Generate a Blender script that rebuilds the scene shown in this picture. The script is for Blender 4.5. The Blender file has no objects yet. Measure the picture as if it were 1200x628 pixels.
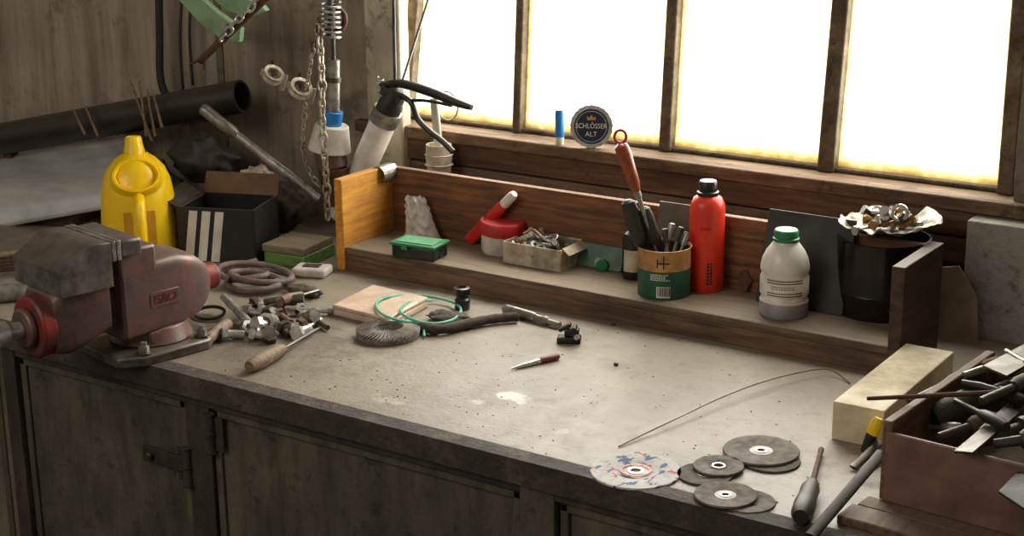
import bpy, math, random
from mathutils import Vector, Matrix, noise
V=Vector
random.seed(4)
Z0=0.9
F,PI,YA,RO=1910.07,.2877,.5965,-.0119
yF,yS,hS,HP=1.5635,2.0997,.0427,.1628
xL,xR,yW,zW=-1.7754,-.7845,2.3797,.2049
CAM=V((0,0,Z0+.81))
fw=V((-math.sin(YA)*math.cos(PI),math.cos(YA)*math.cos(PI),-math.sin(PI)))
_r=V((math.cos(YA),math.sin(YA),0)); _u=_r.cross(fw)
rt=_r*math.cos(RO)+_u*math.sin(RO); up=-_r*math.sin(RO)+_u*math.cos(RO)
def ray(x,y): return fw*F+rt*(x-600)-up*(y-314)
def plane(x,y,P,n):
    d=ray(x,y); return CAM+d*((P-CAM).dot(n)/d.dot(n))
def S(x,y,h=0): return plane(x,y,V((0,0,Z0+h)),V((0,0,1)))
def WB(x,y,off=0): return plane(x,y,V((0,yW-off,0)),V((0,1,0)))
cor=WB(440,150); AL=math.radians(13); nL=V((math.sin(AL),-math.cos(AL),0))
def WL(x,y,off=0): return plane(x,y,cor+nL*off,nL)
def mpp(P): return (P-CAM).dot(fw)/F
def up_at(P,x,y):
    n=V((fw.x,fw.y,0)).normalized(); return plane(x,y,P,n)
def face(P): return math.atan2(-P.x,P.y)
Z=V((0,0,1))
# ---------------------------------------------------------------- materials
def lin(c):
    o=[]
    for k in c[:3]:
        k=k/255; o.append(k/12.92 if k<=.04045 else ((k+.055)/1.055)**2.4)
    return (*o,1)
def newmat(name):
    m=bpy.data.materials.new(name); m.use_nodes=True; nt=m.node_tree
    return m,nt,nt.nodes['Principled BSDF']
def N(nt,t,**k):
    n=nt.nodes.new(t)
    for a,b in k.items():
        if a in n.inputs: n.inputs[a].default_value=b
        else: setattr(n,a,b)
    return n
def coords(nt,st=(1,1,1)):
    tc=N(nt,'ShaderNodeTexCoord'); mp=N(nt,'ShaderNodeMapping'); mp.inputs['Scale'].default_value=st
    nt.links.new(tc.outputs['Object'],mp.inputs['Vector']); return mp.outputs['Vector']
def noi(nt,vec,sc,det=6,ro=.6):
    n=N(nt,'ShaderNodeTexNoise'); n.inputs['Scale'].default_value=sc; n.inputs['Detail'].default_value=det; n.inputs['Roughness'].default_value=ro
    nt.links.new(vec,n.inputs['Vector']); return n.outputs['Fac']
def ramp(nt,fac,stops):
    r=N(nt,'ShaderNodeValToRGB'); e=r.color_ramp.elements
    e[0].position=stops[0][0]; e[0].color=stops[0][1]; e[1].position=stops[-1][0]; e[1].color=stops[-1][1]
    for p,c in stops[1:-1]:
        k=e.new(p); k.color=c
    nt.links.new(fac,r.inputs['Fac']); return r.outputs['Color']
def mixc(nt,fac,a,b):
    m=N(nt,'ShaderNodeMix',data_type='RGBA')
    for s,i in((fac,0),(a,6),(b,7)):
        if hasattr(s,'links'): nt.links.new(s,m.inputs[i])
        else: m.inputs[i].default_value=s
    return m.outputs[2]
def mth(nt,op,a,b=0.0,clamp=False):
    m=N(nt,'ShaderNodeMath',operation=op); m.use_clamp=clamp
    for i,s in((0,a),(1,b)):
        if hasattr(s,'links'): nt.links.new(s,m.inputs[i])
        else: m.inputs[i].default_value=s
    return m.outputs[0]
BW=((0,0,0,1),(1,1,1,1))
def mat(name,c1,c2=None,sc=30,rough=.6,metal=0,bump=.2,dust=.25,st=(1,1,1),dirt=.35,dc=(45,36,28),alpha=None,trans=0):
    m,nt,b=newmat(name); v=coords(nt,st); v0=coords(nt)
    c2=c2 or tuple(k*.72 for k in c1)
    n1=noi(nt,v,sc)
    col=ramp(nt,n1,[(.36,lin(c1)),(.64,lin(c2))])
    n2=noi(nt,v0,sc*.45,8,.7)
    dm=mth(nt,'MULTIPLY',ramp(nt,n2,[(.5,BW[0]),(.68,BW[1])]),dirt)
    col=mixc(nt,dm,col,lin(dc))
    if dust>0:
        g=N(nt,'ShaderNodeNewGeometry'); sx=N(nt,'ShaderNodeSeparateXYZ'); nt.links.new(g.outputs['Normal'],sx.inputs[0])
        up_=mth(nt,'MULTIPLY',mth(nt,'MAXIMUM',sx.outputs['Z'],0),mth(nt,'ADD',n2,.3))
        col=mixc(nt,mth(nt,'MULTIPLY',up_,dust*1.2,True),col,lin((146,132,112)))
    nt.links.new(col,b.inputs['Base Color'])
    b.inputs['Metallic'].default_value=metal
    nt.links.new(mth(nt,'ADD',mth(nt,'MULTIPLY',mth(nt,'SUBTRACT',n2,.5),.5),rough,True),b.inputs['Roughness'])
    if bump>0:
        bp=N(nt,'ShaderNodeBump'); bp.inputs['Strength'].default_value=bump; bp.inputs['Distance'].default_value=.004
        nt.links.new(mth(nt,'ADD',n1,n2),bp.inputs['Height']); nt.links.new(bp.outputs[0],b.inputs['Normal'])
    if trans: b.inputs['Transmission Weight'].default_value=trans
    if alpha is not None: b.inputs['Alpha'].default_value=alpha
    return m
def wood(name,c1,c2,axis=0,sc=14,rough=.65,dust=.3,dirt=.4,bump=.3,dc=(40,28,18)):
    st=[9,9,9]; st[axis]=.7
    return mat(name,c1,c2,sc,rough,0,bump,dust,tuple(st),dirt,dc)
m_steel=mat('steel_worn',(176,172,162),(118,114,106),60,.36,.6,.1,.12)
m_steeld=mat('steel_dark',(90,86,79),(54,50,45),50,.45,.5,.2,.25)
m_bright=mat('steel_bright',(228,226,220),(185,182,175),60,.25,.65,.05,.05,dirt=.12)
m_rust=mat('rusty_iron',(106,68,44),(64,47,36),70,.8,.2,.4,.25)
m_black=mat('black_plastic',(30,30,31),(22,22,22),40,.32,0,.1,.15,dirt=.2)
m_blackd=mat('black_grimy',(38,35,32),(25,23,21),40,.6,0,.3,.2)
m_rub=mat('rubber_dark',(48,45,42),(32,30,28),40,.5,0,.2,.25)
m_yel=mat('yellow_plastic',(255,212,22),(252,202,14),30,.32,0,.02,.0,dirt=.08,dc=(190,130,20))
m_yeld=mat('yellow_shaded',(206,148,12),(184,128,10),30,.5,0,.03,.0,dirt=.2,dc=(110,70,15))  # darker copy of the jug yellow, shade painted into the colour
m_red=mat('red_plastic',(214,48,34),(196,40,28),30,.4,0,.03,.05,dirt=.15)
m_redb=mat('red_bottle_paint',(236,60,36),(224,52,30),30,.34,0,.02,.03,dirt=.08)
m_redlid=mat('red_lid',(200,40,44),(178,34,38),30,.45,0,.03,.1,dirt=.2)
m_green=mat('green_plastic',(48,136,84),(40,116,72),30,.4,0,.03,.08,dirt=.15)
m_greend=mat('green_can_paint',(34,92,66),(28,76,56),40,.5,0,.1,.1)
m_tan=mat('can_tan_band',(206,156,100),(170,118,74),50,.5,.2,.1,.05)
m_white=mat('white_plastic',(226,222,210),(202,195,180),30,.45,0,.05,.1,dirt=.35,dc=(126,100,74))
m_paper=mat('white_paper',(236,233,222),(216,211,200),30,.8,0,.05,.0,dirt=.15,dc=(120,100,80))
m_print=mat('print_dark',(30,32,36),None,30,.6,0,0,0,dirt=0)
m_cardb=mat('carton_grey',(206,194,168),(164,150,126),40,.85,0,.1,.15)
m_blue=mat('blue_plastic',(40,130,205),(30,110,185),30,.35,0,.02,.0,dirt=.1)
m_clear=mat('cloudy_plastic',(216,192,172),(192,168,148),26,.3,0,.03,.05,dirt=.25,dc=(140,104,84))
m_wire=mat('green_wire_sheath',(100,190,158),(84,164,136),40,.45,0,.02,.1,dirt=.2)
m_wood_b=wood('wood_backboard',(140,88,50),(84,54,34),0)
m_wood_s=wood('wood_shelf',(128,106,82),(86,68,50),0,dust=.45)
m_wood_dz=wood('wood_dark_vertical',(84,60,42),(50,36,26),1,sc=10)
m_wood_h=wood('wood_handle',(138,110,82),(98,76,56),0)
m_tuck=mat('handle_varnished',(164,78,46),(134,58,34),40,.28,0,.05,.03)
m_rag=mat('rag_brown',(76,66,56),(50,43,36),60,.95,0,.5,.15)
m_brass=mat('brass',(180,140,80),(130,98,56),50,.4,.6,.1,.1)
m_clampgreen=mat('faded_green_paint',(150,180,138),(120,150,110),20,.5,0,.05,.0,dirt=.3,dc=(96,70,46))
# ---------------------------------------------------------------- mesh builder
class MB:
    def __init__(s): s.v=[];s.f=[];s.m=[];s.mats=[]
    def add(s,vs,fs,mt,T=None):
        if mt not in s.mats: s.mats.append(mt)
        k=s.mats.index(mt); o=len(s.v)
        for p in vs: s.v.append((T@V(p)) if T else V(p))
        for f in fs: s.f.append(tuple(i+o for i in f)); s.m.append(k)
        return s
    def box(s,c,sz,mt,R=None,T=None):
        h=V(sz)/2; vs=[]
        for x in(-1,1):
            for y in(-1,1):
                for z in(-1,1):
                    p=V((x*h.x,y*h.y,z*h.z))
                    if R: p=R@p
                    vs.append(V(c)+p)
        return s.add(vs,[(0,1,3,2),(4,6,7,5),(0,4,5,1),(2,3,7,6),(0,2,6,4),(1,5,7,3)],mt,T)
    def hexa(s,b4,t4,mt,T=None):
        return s.add(list(b4)+list(t4),[(3,2,1,0),(4,5,6,7),(0,1,5,4),(1,2,6,5),(2,3,7,6),(3,0,4,7)],mt,T)
    def lathe(s,prof,mt,seg=32,T=None,ecc=1.0):
        vs=[];fs=[];idx=[]
        for r,z in prof:
            if r<1e-6: idx.append([len(vs)]); vs.append(V((0,0,z)))
            else:
                row=[]
                for i in range(seg):
                    a=2*math.pi*i/seg; row.append(len(vs)); vs.append(V((r*math.cos(a),r*ecc*math.sin(a),z)))
                idx.append(row)
        for a,b in zip(idx,idx[1:]):
            if len(a)==1 and len(b)==1: continue
            for i in range(seg):
                j=(i+1)%seg
                if len(a)==1: fs.append((a[0],b[j],b[i]))
                elif len(b)==1: fs.append((a[i],a[j],b[0]))
                else: fs.append((a[i],a[j],b[j],b[i]))
        return s.add(vs,fs,mt,T)
    def cyl(s,a,b,r0,mt,r1=None,seg=20,T=None):
        a=V(a);b=V(b);d=b-a;r1=r0 if r1 is None else r1
        q=Z.rotation_difference(d.normalized())
        M=Matrix.Translation(a)@q.to_matrix().to_4x4()
        return s.lathe([(0,0),(r0,0),(r1,d.length),(0,d.length)],mt,seg,(T@M) if T else M)
    def rod(s,a,b,prof,mt,seg=16,ecc=1.0,roll=0):
        a=V(a);b=V(b);d=b-a;q=Z.rotation_difference(d.normalized())
        M=Matrix.Translation(a)@q.to_matrix().to_4x4()@Matrix.Rotation(roll,4,'Z')
        pr=[(0,prof[0][0]*d.length)]+[(r,t*d.length) for t,r in prof]+[(0,prof[-1][0]*d.length)]
        return s.lathe(pr,mt,seg,M,ecc)
    def sweep(s,pts,r,mt,seg=8,closed=False,T=None):
        pts=[V(p) for p in pts];n=len(pts);vs=[];fs=[]
        rr=r if isinstance(r,(list,tuple)) else [r]*n
        def tan(i):
            if closed: return (pts[(i+1)%n]-pts[i-1]).normalized()
            return (pts[min(i+1,n-1)]-pts[max(i-1,0)]).normalized()
        t=tan(0); u=t.orthogonal().normalized()
        for i in range(n):
            t2=tan(i); u=(t.rotation_difference(t2)@u).normalized(); t=t2; w=t.cross(u)
            for k in range(seg):
                a=2*math.pi*k/seg; vs.append(pts[i]+(u*math.cos(a)+w*math.sin(a))*rr[i])
        for i in range(n if closed else n-1):
            j=(i+1)%n
            for k in range(seg):
                l=(k+1)%seg; fs.append((i*seg+k,i*seg+l,j*seg+l,j*seg+k))
        if not closed:
            fs.append(tuple(reversed(range(seg)))); fs.append(tuple((n-1)*seg+k for k in range(seg)))
        return s.add(vs,fs,mt,T)
    def prism(s,ol,z0,z1,mt,T=None):
        n=len(ol);vs=[V((x,y,z0)) for x,y in ol]+[V((x,y,z1)) for x,y in ol]
        fs=[tuple(reversed(range(n))),tuple(range(n,2*n))]+[(i,(i+1)%n,n+(i+1)%n,n+i) for i in range(n)]
        return s.add(vs,fs,mt,T)
    def lump(s,c,rad,mt,amp=.25,fr=2.0,seg=20,seed=0,T=None,flat=None):
        vs=[];fs=[];rg=seg//2
        for i in range(rg+1):
            for j in range(seg):
                a=math.pi*i/rg;b=2*math.pi*j/seg
                p=V((math.sin(a)*math.cos(b),math.sin(a)*math.sin(b),math.cos(a)))
                k=1+amp*(noise.noise(p*fr+V((seed,seed*1.7,0)))*1.6+.5*noise.noise(p*fr*2.7+V((seed,0,3))))
                q=V((p.x*rad[0]*k,p.y*rad[1]*k,p.z*rad[2]*k))
                if flat is not None: q.z=max(q.z,flat)
                vs.append(V(c)+q)
        for i in range(rg):
            for j in range(seg):
                l=(j+1)%seg; fs.append((i*seg+j,(i+1)*seg+j,(i+1)*seg+l,i*seg+l))
        return s.add(vs,fs,mt,T)
    def text(s,body,size,mt,fn,ext=0.0):
        cu=bpy.data.curves.new('lettering','FONT'); cu.body=body; cu.size=size; cu.align_x='CENTER'; cu.align_y='CENTER'; cu.extrude=ext; cu.resolution_u=3
        ob=bpy.data.objects.new('tmp',cu); bpy.context.scene.collection.objects.link(ob)
        dg=bpy.context.evaluated_depsgraph_get(); me=bpy.data.meshes.new_from_object(ob.evaluated_get(dg))
        vs=[fn(v.co) for v in me.vertices]; fs=[tuple(p.vertices) for p in me.polygons]
        bpy.data.objects.remove(ob); bpy.data.meshes.remove(me); bpy.data.curves.remove(cu)
        return s.add(vs,fs,mt)
def mk(mb,name,root=None,wo=None,label=None,cat=None,group=None,bevel=0,smooth=True,ang=38,loc=None,rz=0,rot=None,kind=None,seg=2):
    o=V(wo) if wo is not None else V((0,0,0))
    me=bpy.data.meshes.new(name); me.from_pydata([tuple(p-o) for p in mb.v],[],mb.f)
    for m in mb.mats: me.materials.append(m)
    me.polygons.foreach_set('material_index',mb.m)
    me.update()
    if smooth:
        me.polygons.foreach_set('use_smooth',[True]*len(me.polygons)); me.set_sharp_from_angle(angle=math.radians(ang))
    ob=bpy.data.objects.new(name,me); bpy.context.scene.collection.objects.link(ob)
    if root is not None: ob.parent=root
    else:
        if wo is not None: ob.location=o
        elif loc is not None: ob.location=loc
        if rot is not None: ob.rotation_euler=rot
        elif rz: ob.rotation_euler=(0,0,rz)
    if bevel:
        b=ob.modifiers.new('bevel','BEVEL'); b.width=bevel; b.segments=seg; b.limit_method='ANGLE'; b.angle_limit=math.radians(40)
    if label: ob['label']=label
    if cat: ob['category']=cat
    if group: ob['group']=group
    if kind: ob['kind']=kind
    return ob
def thing(name,label,cat,loc,rz=0,group=None,rot=None):
    e=bpy.data.objects.new(name,None); e.empty_display_size=.02; e.location=loc
    e.rotation_euler=rot if rot is not None else (0,0,rz)
    bpy.context.scene.collection.objects.link(e)
    e['label']=label; e['category']=cat
    if group: e['group']=group
    return e
def smoothpts(P,n=8,closed=False):
    P=[V(p) for p in P];out=[];m=len(P)
    rng=range(m if closed else m-1)
    for i in rng:
        p0=P[i-1] if (closed or i>0) else P[0]; p1=P[i]; p2=P[(i+1)%m]; p3=P[(i+2)%m] if (closed or i+2<m) else P[-1]
        for k in range(n):
            t=k/n; out.append(.5*((2*p1)+(p2-p0)*t+(2*p0-5*p1+4*p2-p3)*t*t+(3*p1-p0-3*p2+p3)*t**3))
    if not closed: out.append(P[-1])
    return out
def boxp(x0,x1,y0,y1,z0,z1,m,mb=None):
    mb=mb or MB(); return mb.box(((x0+x1)/2,(y0+y1)/2,(z0+z1)/2),(x1-x0,y1-y0,z1-z0),m)
def WY(px,py,y): return plane(px,py,V((0,y,0)),V((0,1,0)))
# ================================================================ SETTING
yG=yW+.05
def wallmat(name,c1,c2,c3,st=(1,1,1),sc=6,blot=.7,bump=.5):
    m,nt,b=newmat(name); v=coords(nt,st); v0=coords(nt)
    n1=noi(nt,v,sc,10,.7); n2=noi(nt,v0,sc*3,8,.7); n3=noi(nt,v0,sc*.5,4,.6)
    col=ramp(nt,n1,[(.3,lin(c2)),(.5,lin(c1)),(.7,lin(c3))])
    col=mixc(nt,ramp(nt,n2,[(.56,BW[0]),(.66,(blot,blot,blot,1))]),col,lin(tuple(k*.5 for k in c1)))
    col=mixc(nt,ramp(nt,n3,[(.4,(0,0,0,1)),(.7,(.5,.5,.5,1))]),col,lin(tuple(k*.65 for k in c2)))
    nt.links.new(col,b.inputs['Base Color']); b.inputs['Roughness'].default_value=.75
    bp=N(nt,'ShaderNodeBump'); bp.inputs['Strength'].default_value=bump; bp.inputs['Distance'].default_value=.01
    nt.links.new(mth(nt,'ADD',n1,n2),bp.inputs['Height']); nt.links.new(bp.outputs[0],b.inputs['Normal'])
    return m
m_conc=wallmat('concrete_wall',(140,128,110),(96,86,74),(168,156,138))
m_plas=wallmat('plaster_board_wall',(158,144,122),(116,104,86),(184,171,148),(7,7,.6),4,.55)
m_pier=wallmat('pier_concrete',(172,166,154),(136,130,120),(194,188,176),(1,1,1),8,.8,.9)
m_floor=wallmat('floor_concrete',(60,54,48),(42,38,34),(75,68,60))
m_post=wallmat('post_white_peeling',(222,211,186),(160,144,116),(238,231,210),(4,4,.6),6)
m_frame=wallmat('window_frame_aged',(112,94,70),(66,50,34),(148,130,102),(2,2,2),14)
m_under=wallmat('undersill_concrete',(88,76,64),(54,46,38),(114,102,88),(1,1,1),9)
zc=2.9
gl=WB(485,100,-.05).x; gr=WB(1190,150,-.05).x
mb=MB()
zs=Z0+zW
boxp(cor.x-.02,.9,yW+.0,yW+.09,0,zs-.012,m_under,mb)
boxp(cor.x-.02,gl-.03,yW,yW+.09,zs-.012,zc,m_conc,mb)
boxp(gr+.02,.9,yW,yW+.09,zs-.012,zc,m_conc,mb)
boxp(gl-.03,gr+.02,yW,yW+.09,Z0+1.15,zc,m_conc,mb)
mk(mb,'wall_back',kind='structure',smooth=False)
dL=V((-math.cos(AL),-math.sin(AL),0))
mb=MB()
c0=V((cor.x,yW,0)); b0=c0+dL*2.6
n_=-nL*.08
mb.hexa([c0,c0+n_,b0+n_,b0],[p+Z*zc for p in(c0,c0+n_,b0+n_,b0)],m_plas)
m_seam=wallmat('board_seam',(116,105,88),(90,80,66),(134,124,106))
for k in(.33,.95,1.6):
    p=c0+dL*k+nL*.002; mb.box(p+Z*1.45,(.014,.004,2.9),m_seam,Matrix.Rotation(AL,3,'Z'))
mk(mb,'wall_left',kind='structure',smooth=False)
mb=MB(); boxp(-5,1.6,-1.2,3,-.05,0,m_floor,mb); mk(mb,'floor',kind='structure',smooth=False)
mb=MB(); boxp(-5,1.6,.9,3,zc,zc+.06,m_conc,mb); mk(mb,'ceiling',kind='structure',smooth=False)
pl=WB(1132,300,.05).x
mb=MB(); boxp(pl,pl+.5,yW-.055,yW+.0,Z0-.0,zs-.024,m_pier,mb)
mk(mb,'wall_pier',kind='structure',smooth=False,bevel=.002)
m_sill=wallmat('sill_painted_wood',(116,88,62),(68,48,32),(156,128,96),(.7,5,5),9)
mb=MB(); boxp(gl-.09,gr+.25,yW-.022,yW+.052,zs-.022,zs,m_sill,mb); mk(mb,'trim_1',kind='structure',bevel=.003)
m_pl1=wallmat('plank_brown',(100,72,50),(54,38,27),(136,106,76),(.6,6,6),8)
m_pl2=wallmat('plank_grey',(114,96,76),(66,53,42),(138,124,102),(.6,6,6),8)
mb=MB(); boxp(gl-.06,gr+.3,yW-.014,yW,zs-.062,zs-.022,m_pl1,mb); mk(mb,'trim_2',kind='structure',bevel=.002)
mb=MB(); boxp(gl-.06,gr+.1,yW-.010,yW,zs-.106,zs-.066,m_pl2,mb); mk(mb,'trim_3',kind='structure',bevel=.002)
pa=WB(441,100).x; pb=WB(484,100).x
mb=MB(); boxp(pa,pb-.006,yW-.03,yW,Z0,zc-.3,m_post,mb); mk(mb,'trim_4',kind='structure',bevel=.004)
# window
def panemat():
    m,nt,b=newmat('frosted_dirty_pane'); out=nt.nodes['Material Output']
    uv=N(nt,'ShaderNodeUVMap'); sx=N(nt,'ShaderNodeSeparateXYZ'); nt.links.new(uv.outputs[0],sx.inputs[0])
    v=coords(nt); nn=noi(nt,v,26,6,.7)
    u=sx.outputs['X']; w=sx.outputs['Y']
    eu=mth(nt,'MINIMUM',u,mth(nt,'SUBTRACT',1,u)); eu=mth(nt,'MULTIPLY',eu,.5)
    e=mth(nt,'MINIMUM',eu,mth(nt,'MULTIPLY',w,1.1))
    e=mth(nt,'ADD',e,mth(nt,'MULTIPLY',mth(nt,'SUBTRACT',nn,.5),.035))
    k=ramp(nt,e,[(.0,(.97,.97,.97,1)),(.012,(.88,.88,.88,1)),(.03,(.55,.55,.55,1)),(.06,(.42,.42,.42,1))])
    cc=ramp(nt,e,[(.0,lin((84,66,34))),(.01,lin((116,98,56))),(.022,lin((182,166,110))),(.045,lin((240,238,226)))])
    tr=N(nt,'ShaderNodeBsdfTransparent'); tl=N(nt,'ShaderNodeBsdfTranslucent'); nt.links.new(cc,tl.inputs[0])
    tr.inputs[0].default_value=(.97,.98,.97,1)
    mx=N(nt,'ShaderNodeMixShader'); nt.links.new(k,mx.inputs[0]); nt.links.new(tr.outputs[0],mx.inputs[1]); nt.links.new(tl.outputs[0],mx.inputs[2])
    nt.links.new(mx.outputs[0],out.inputs[0]); return m
m_pane=panemat()
win=thing('window_1','tall factory window with four dirty panes','window',V(((gl+gr)/2,yG,zs))); win['kind']='structure'
del win['category']
ztop=Z0+1.15
mul=[((611,152),(616,0),11),((784,174),(794,0),15),((972,196),(990,0),21)]
def lineX(a,b,z):
    A=WB(*a,-.05);B=WB(*b,-.05);t=(z-A.z)/(B.z-A.z);return A.x+(B.x-A.x)*t
bars_=[((481,130),(491,0),14)]+mul+[((1182,222),(1200,0),20)]
edges=[]
mb=MB()
for a,b,w in bars_:
    P=WB(*a,-.05); hw=w*mpp(P)/math.cos(YA)/2*.8
    x0=lineX(a,b,zs);x1=lineX(a,b,ztop); edges.append((x0,x1,hw))
    mb.hexa([V((x0-hw,yG-.02,zs)),V((x0+hw,yG-.02,zs)),V((x0+hw,yG+.02,zs)),V((x0-hw,yG+.02,zs))],[V((x1-hw,yG-.02,ztop)),V((x1+hw,yG-.02,ztop)),V((x1+hw,yG+.02,ztop)),V((x1-hw,yG+.02,ztop))],m_frame)
boxp(edges[0][0]-.02,edges[-1][0]+.02,yG-.012,yG+.02,zs,zs+.008,m_frame,mb)
mk(mb,'window_frame',root=win,wo=win.location,bevel=.003)
for i in range(4):
    a=edges[i];b=edges[i+1]
    me=bpy.data.meshes.new('pane'); o=win.location
    me.from_pydata([tuple(V((a[0]+a[2]*.5,yG,zs+.006))-o),tuple(V((b[0]-b[2]*.5,yG,zs+.006))-o),tuple(V((b[1]-b[2]*.5,yG,ztop))-o),tuple(V((a[1]+a[2]*.5,yG,ztop))-o)],[],[(0,1,2,3)])
    uvl=me.uv_layers.new(name='UVMap')
    for k,c in enumerate(((0,0),(1,0),(1,1),(0,1))): uvl.data[k].uv=c
    me.materials.append(m_pane); ob=bpy.data.objects.new('pane',me); bpy.context.scene.collection.objects.link(ob); ob.parent=win
# ================================================================ WORKBENCH
def topmat():
    m,nt,b=newmat('worktop_worn'); v=coords(nt)
    n1=noi(nt,v,3,8,.6);n2=noi(nt,v,26,8,.75);n3=noi(nt,v,140,4,.7); n4=noi(nt,coords(nt,(1,7,1)),10,8,.7)
    col=ramp(nt,n1,[(.3,lin((118,107,92))),(.5,lin((140,129,112))),(.68,lin((156,145,128)))])
    col=mixc(nt,ramp(nt,n2,[(.54,BW[0]),(.68,(.38,.38,.38,1))]),col,lin((98,86,70)))
    col=mixc(nt,ramp(nt,n3,[(.6,BW[0]),(.72,(.45,.45,.45,1))]),col,lin((76,66,56)))
    col=mixc(nt,ramp(nt,n4,[(.58,BW[0]),(.7,(.25,.25,.25,1))]),col,lin((172,162,144)))
    geo=N(nt,'ShaderNodeNewGeometry')
    def spot(P,r,c,amt,sx=1.0):
        nonlocal col
        d=N(nt,'ShaderNodeVectorMath',operation='SUBTRACT'); nt.links.new(geo.outputs['Position'],d.inputs[0]); d.inputs[1].default_value=P
        s_=N(nt,'ShaderNodeVectorMath',operation='MULTIPLY'); nt.links.new(d.outputs[0],s_.inputs[0]); s_.inputs[1].default_value=(1/sx,1,0)
        l=N(nt,'ShaderNodeVectorMath',operation='LENGTH'); nt.links.new(s_.outputs[0],l.inputs[0])
        k=mth(nt,'ADD',mth(nt,'DIVIDE',l.outputs['Value'],r),mth(nt,'MULTIPLY',mth(nt,'SUBTRACT',n2,.5),3.4))
        col=mixc(nt,ramp(nt,k,[(.45,(amt,amt,amt,1)),(.95,BW[0])]),col,lin(c))
    spot(S(602,465),.018,(224,224,208),.6,1.9)
    spot(S(455,468),.02,(196,190,174),.4,1.5); spot(S(560,470),.015,(200,194,178),.4); spot(S(660,505),.012,(190,184,168),.35)
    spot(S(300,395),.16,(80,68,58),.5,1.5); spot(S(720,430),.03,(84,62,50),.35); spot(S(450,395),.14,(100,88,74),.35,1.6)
    sp=N(nt,'ShaderNodeSeparateXYZ'); nt.links.new(geo.outputs['Position'],sp.inputs[0])
    ee=mth(nt,'ADD',mth(nt,'SUBTRACT',sp.outputs['Y'],yF),mth(nt,'MULTIPLY',mth(nt,'SUBTRACT',n2,.5),.12))
    col=mixc(nt,ramp(nt,ee,[(.0,(.7,.7,.7,1)),(.04,BW[0])]),col,lin((92,66,54)))
    nt.links.new(col,b.inputs['Base Color'])
    nt.links.new(mth(nt,'ADD',mth(nt,'MULTIPLY',n2,.5),.24),b.inputs['Roughness'])
    bp=N(nt,'ShaderNodeBump'); bp.inputs['Strength'].default_value=.22; bp.inputs['Distance'].default_value=.003
    nt.links.new(mth(nt,'ADD',n2,n3),bp.inputs['Height']); nt.links.new(bp.outputs[0],b.inputs['Normal']); return m
m_top=topmat()
m_cab=wallmat('cabinet_grimy_paint',(90,82,66),(56,49,39),(112,103,84),(3,3,.8),7)
m_cabd=wallmat('cabinet_frame_dark',(66,56,46),(40,33,27),(88,75,62),(3,3,.8),9)
m_edge=wallmat('bench_edge_steel',(74,63,54),(46,38,33),(116,101,87),(1,1,1),22)
fl=S(25,428); xbl=fl.x; xbr=.35
wt=thing('worktop','worn grey steel-edged bench top covered in dust and stains','workbench top',V(((xbl+xbr)/2,(yF+yW)/2,Z0-.035)))
mb=MB(); wl=c0+dL*((cor.x+3.0)/math.cos(AL))
pts=[(-3.0,yF+.004),(xbr,yF+.004),(xbr,yW-.002),(cor.x,yW-.002),(wl.x,wl.y-.006)]
mb.prism(pts,Z0-.035,Z0,m_top)
mk(mb,'top_board',root=wt,wo=wt.location,bevel=.001)
mb=MB(); mb.prism([(yF,Z0-.033),(yF+.004,Z0-.033),(yF+.004,Z0+.0003),(yF+.03,Z0+.0003),(yF+.03,Z0+.0015),(yF,Z0+.0015)],-3.0,xbr,m_edge,Matrix(((0,0,1,0),(1,0,0,0),(0,1,0,0),(0,0,0,1))))
mk(mb,'edge_strip',root=wt,wo=wt.location,label='rusty steel edge strip',bevel=.0006)
cab=thing('workbench_cabinet','grimy steel bench cabinet with hinged sheet metal doors','cabinet',V(((xbl+xbr)/2,yF+.3,0)))
zt=Z0-.036
mb=MB()
xs=[WY(25,500,yF+.01).x, WY(222,560,yF+.01).x, WY(248,560,yF+.01).x, WY(610,600,yF+.01).x, WY(650,610,yF+.01).x]
boxp(xs[0]-.03,xs[0],yF+.008,yF+.05,0,zt,m_cabd,mb)
boxp(xs[1],xs[2],yF+.012,yF+.05,0,zt,m_cabd,mb)
boxp(xs[3],xs[4],yF+.008,yF+.05,0,zt,m_cab,mb)
boxp(xbr-.04,xbr,yF+.008,yF+.05,0,zt,m_cab,mb)
boxp(xs[0],xbr-.04,yF+.01,yF+.05,zt-.012,zt,m_cabd,mb)
boxp(xs[0],xbr-.04,yF+.01,yF+.05,.04,.1,m_cabd,mb)
boxp(xs[0]-.03,xbr,yF+.05,yF+.056,.04,zt,m_blackd,mb)
boxp(xs[0]-.03,xs[0]-.02,yF+.056,yW-.06,.0,zt,m_cabd,mb); boxp(xbr-.01,xbr,yF+.056,yW-.06,0,zt,m_cabd,mb)
mk(mb,'body',root=cab,wo=cab.location,bevel=.002)
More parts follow.
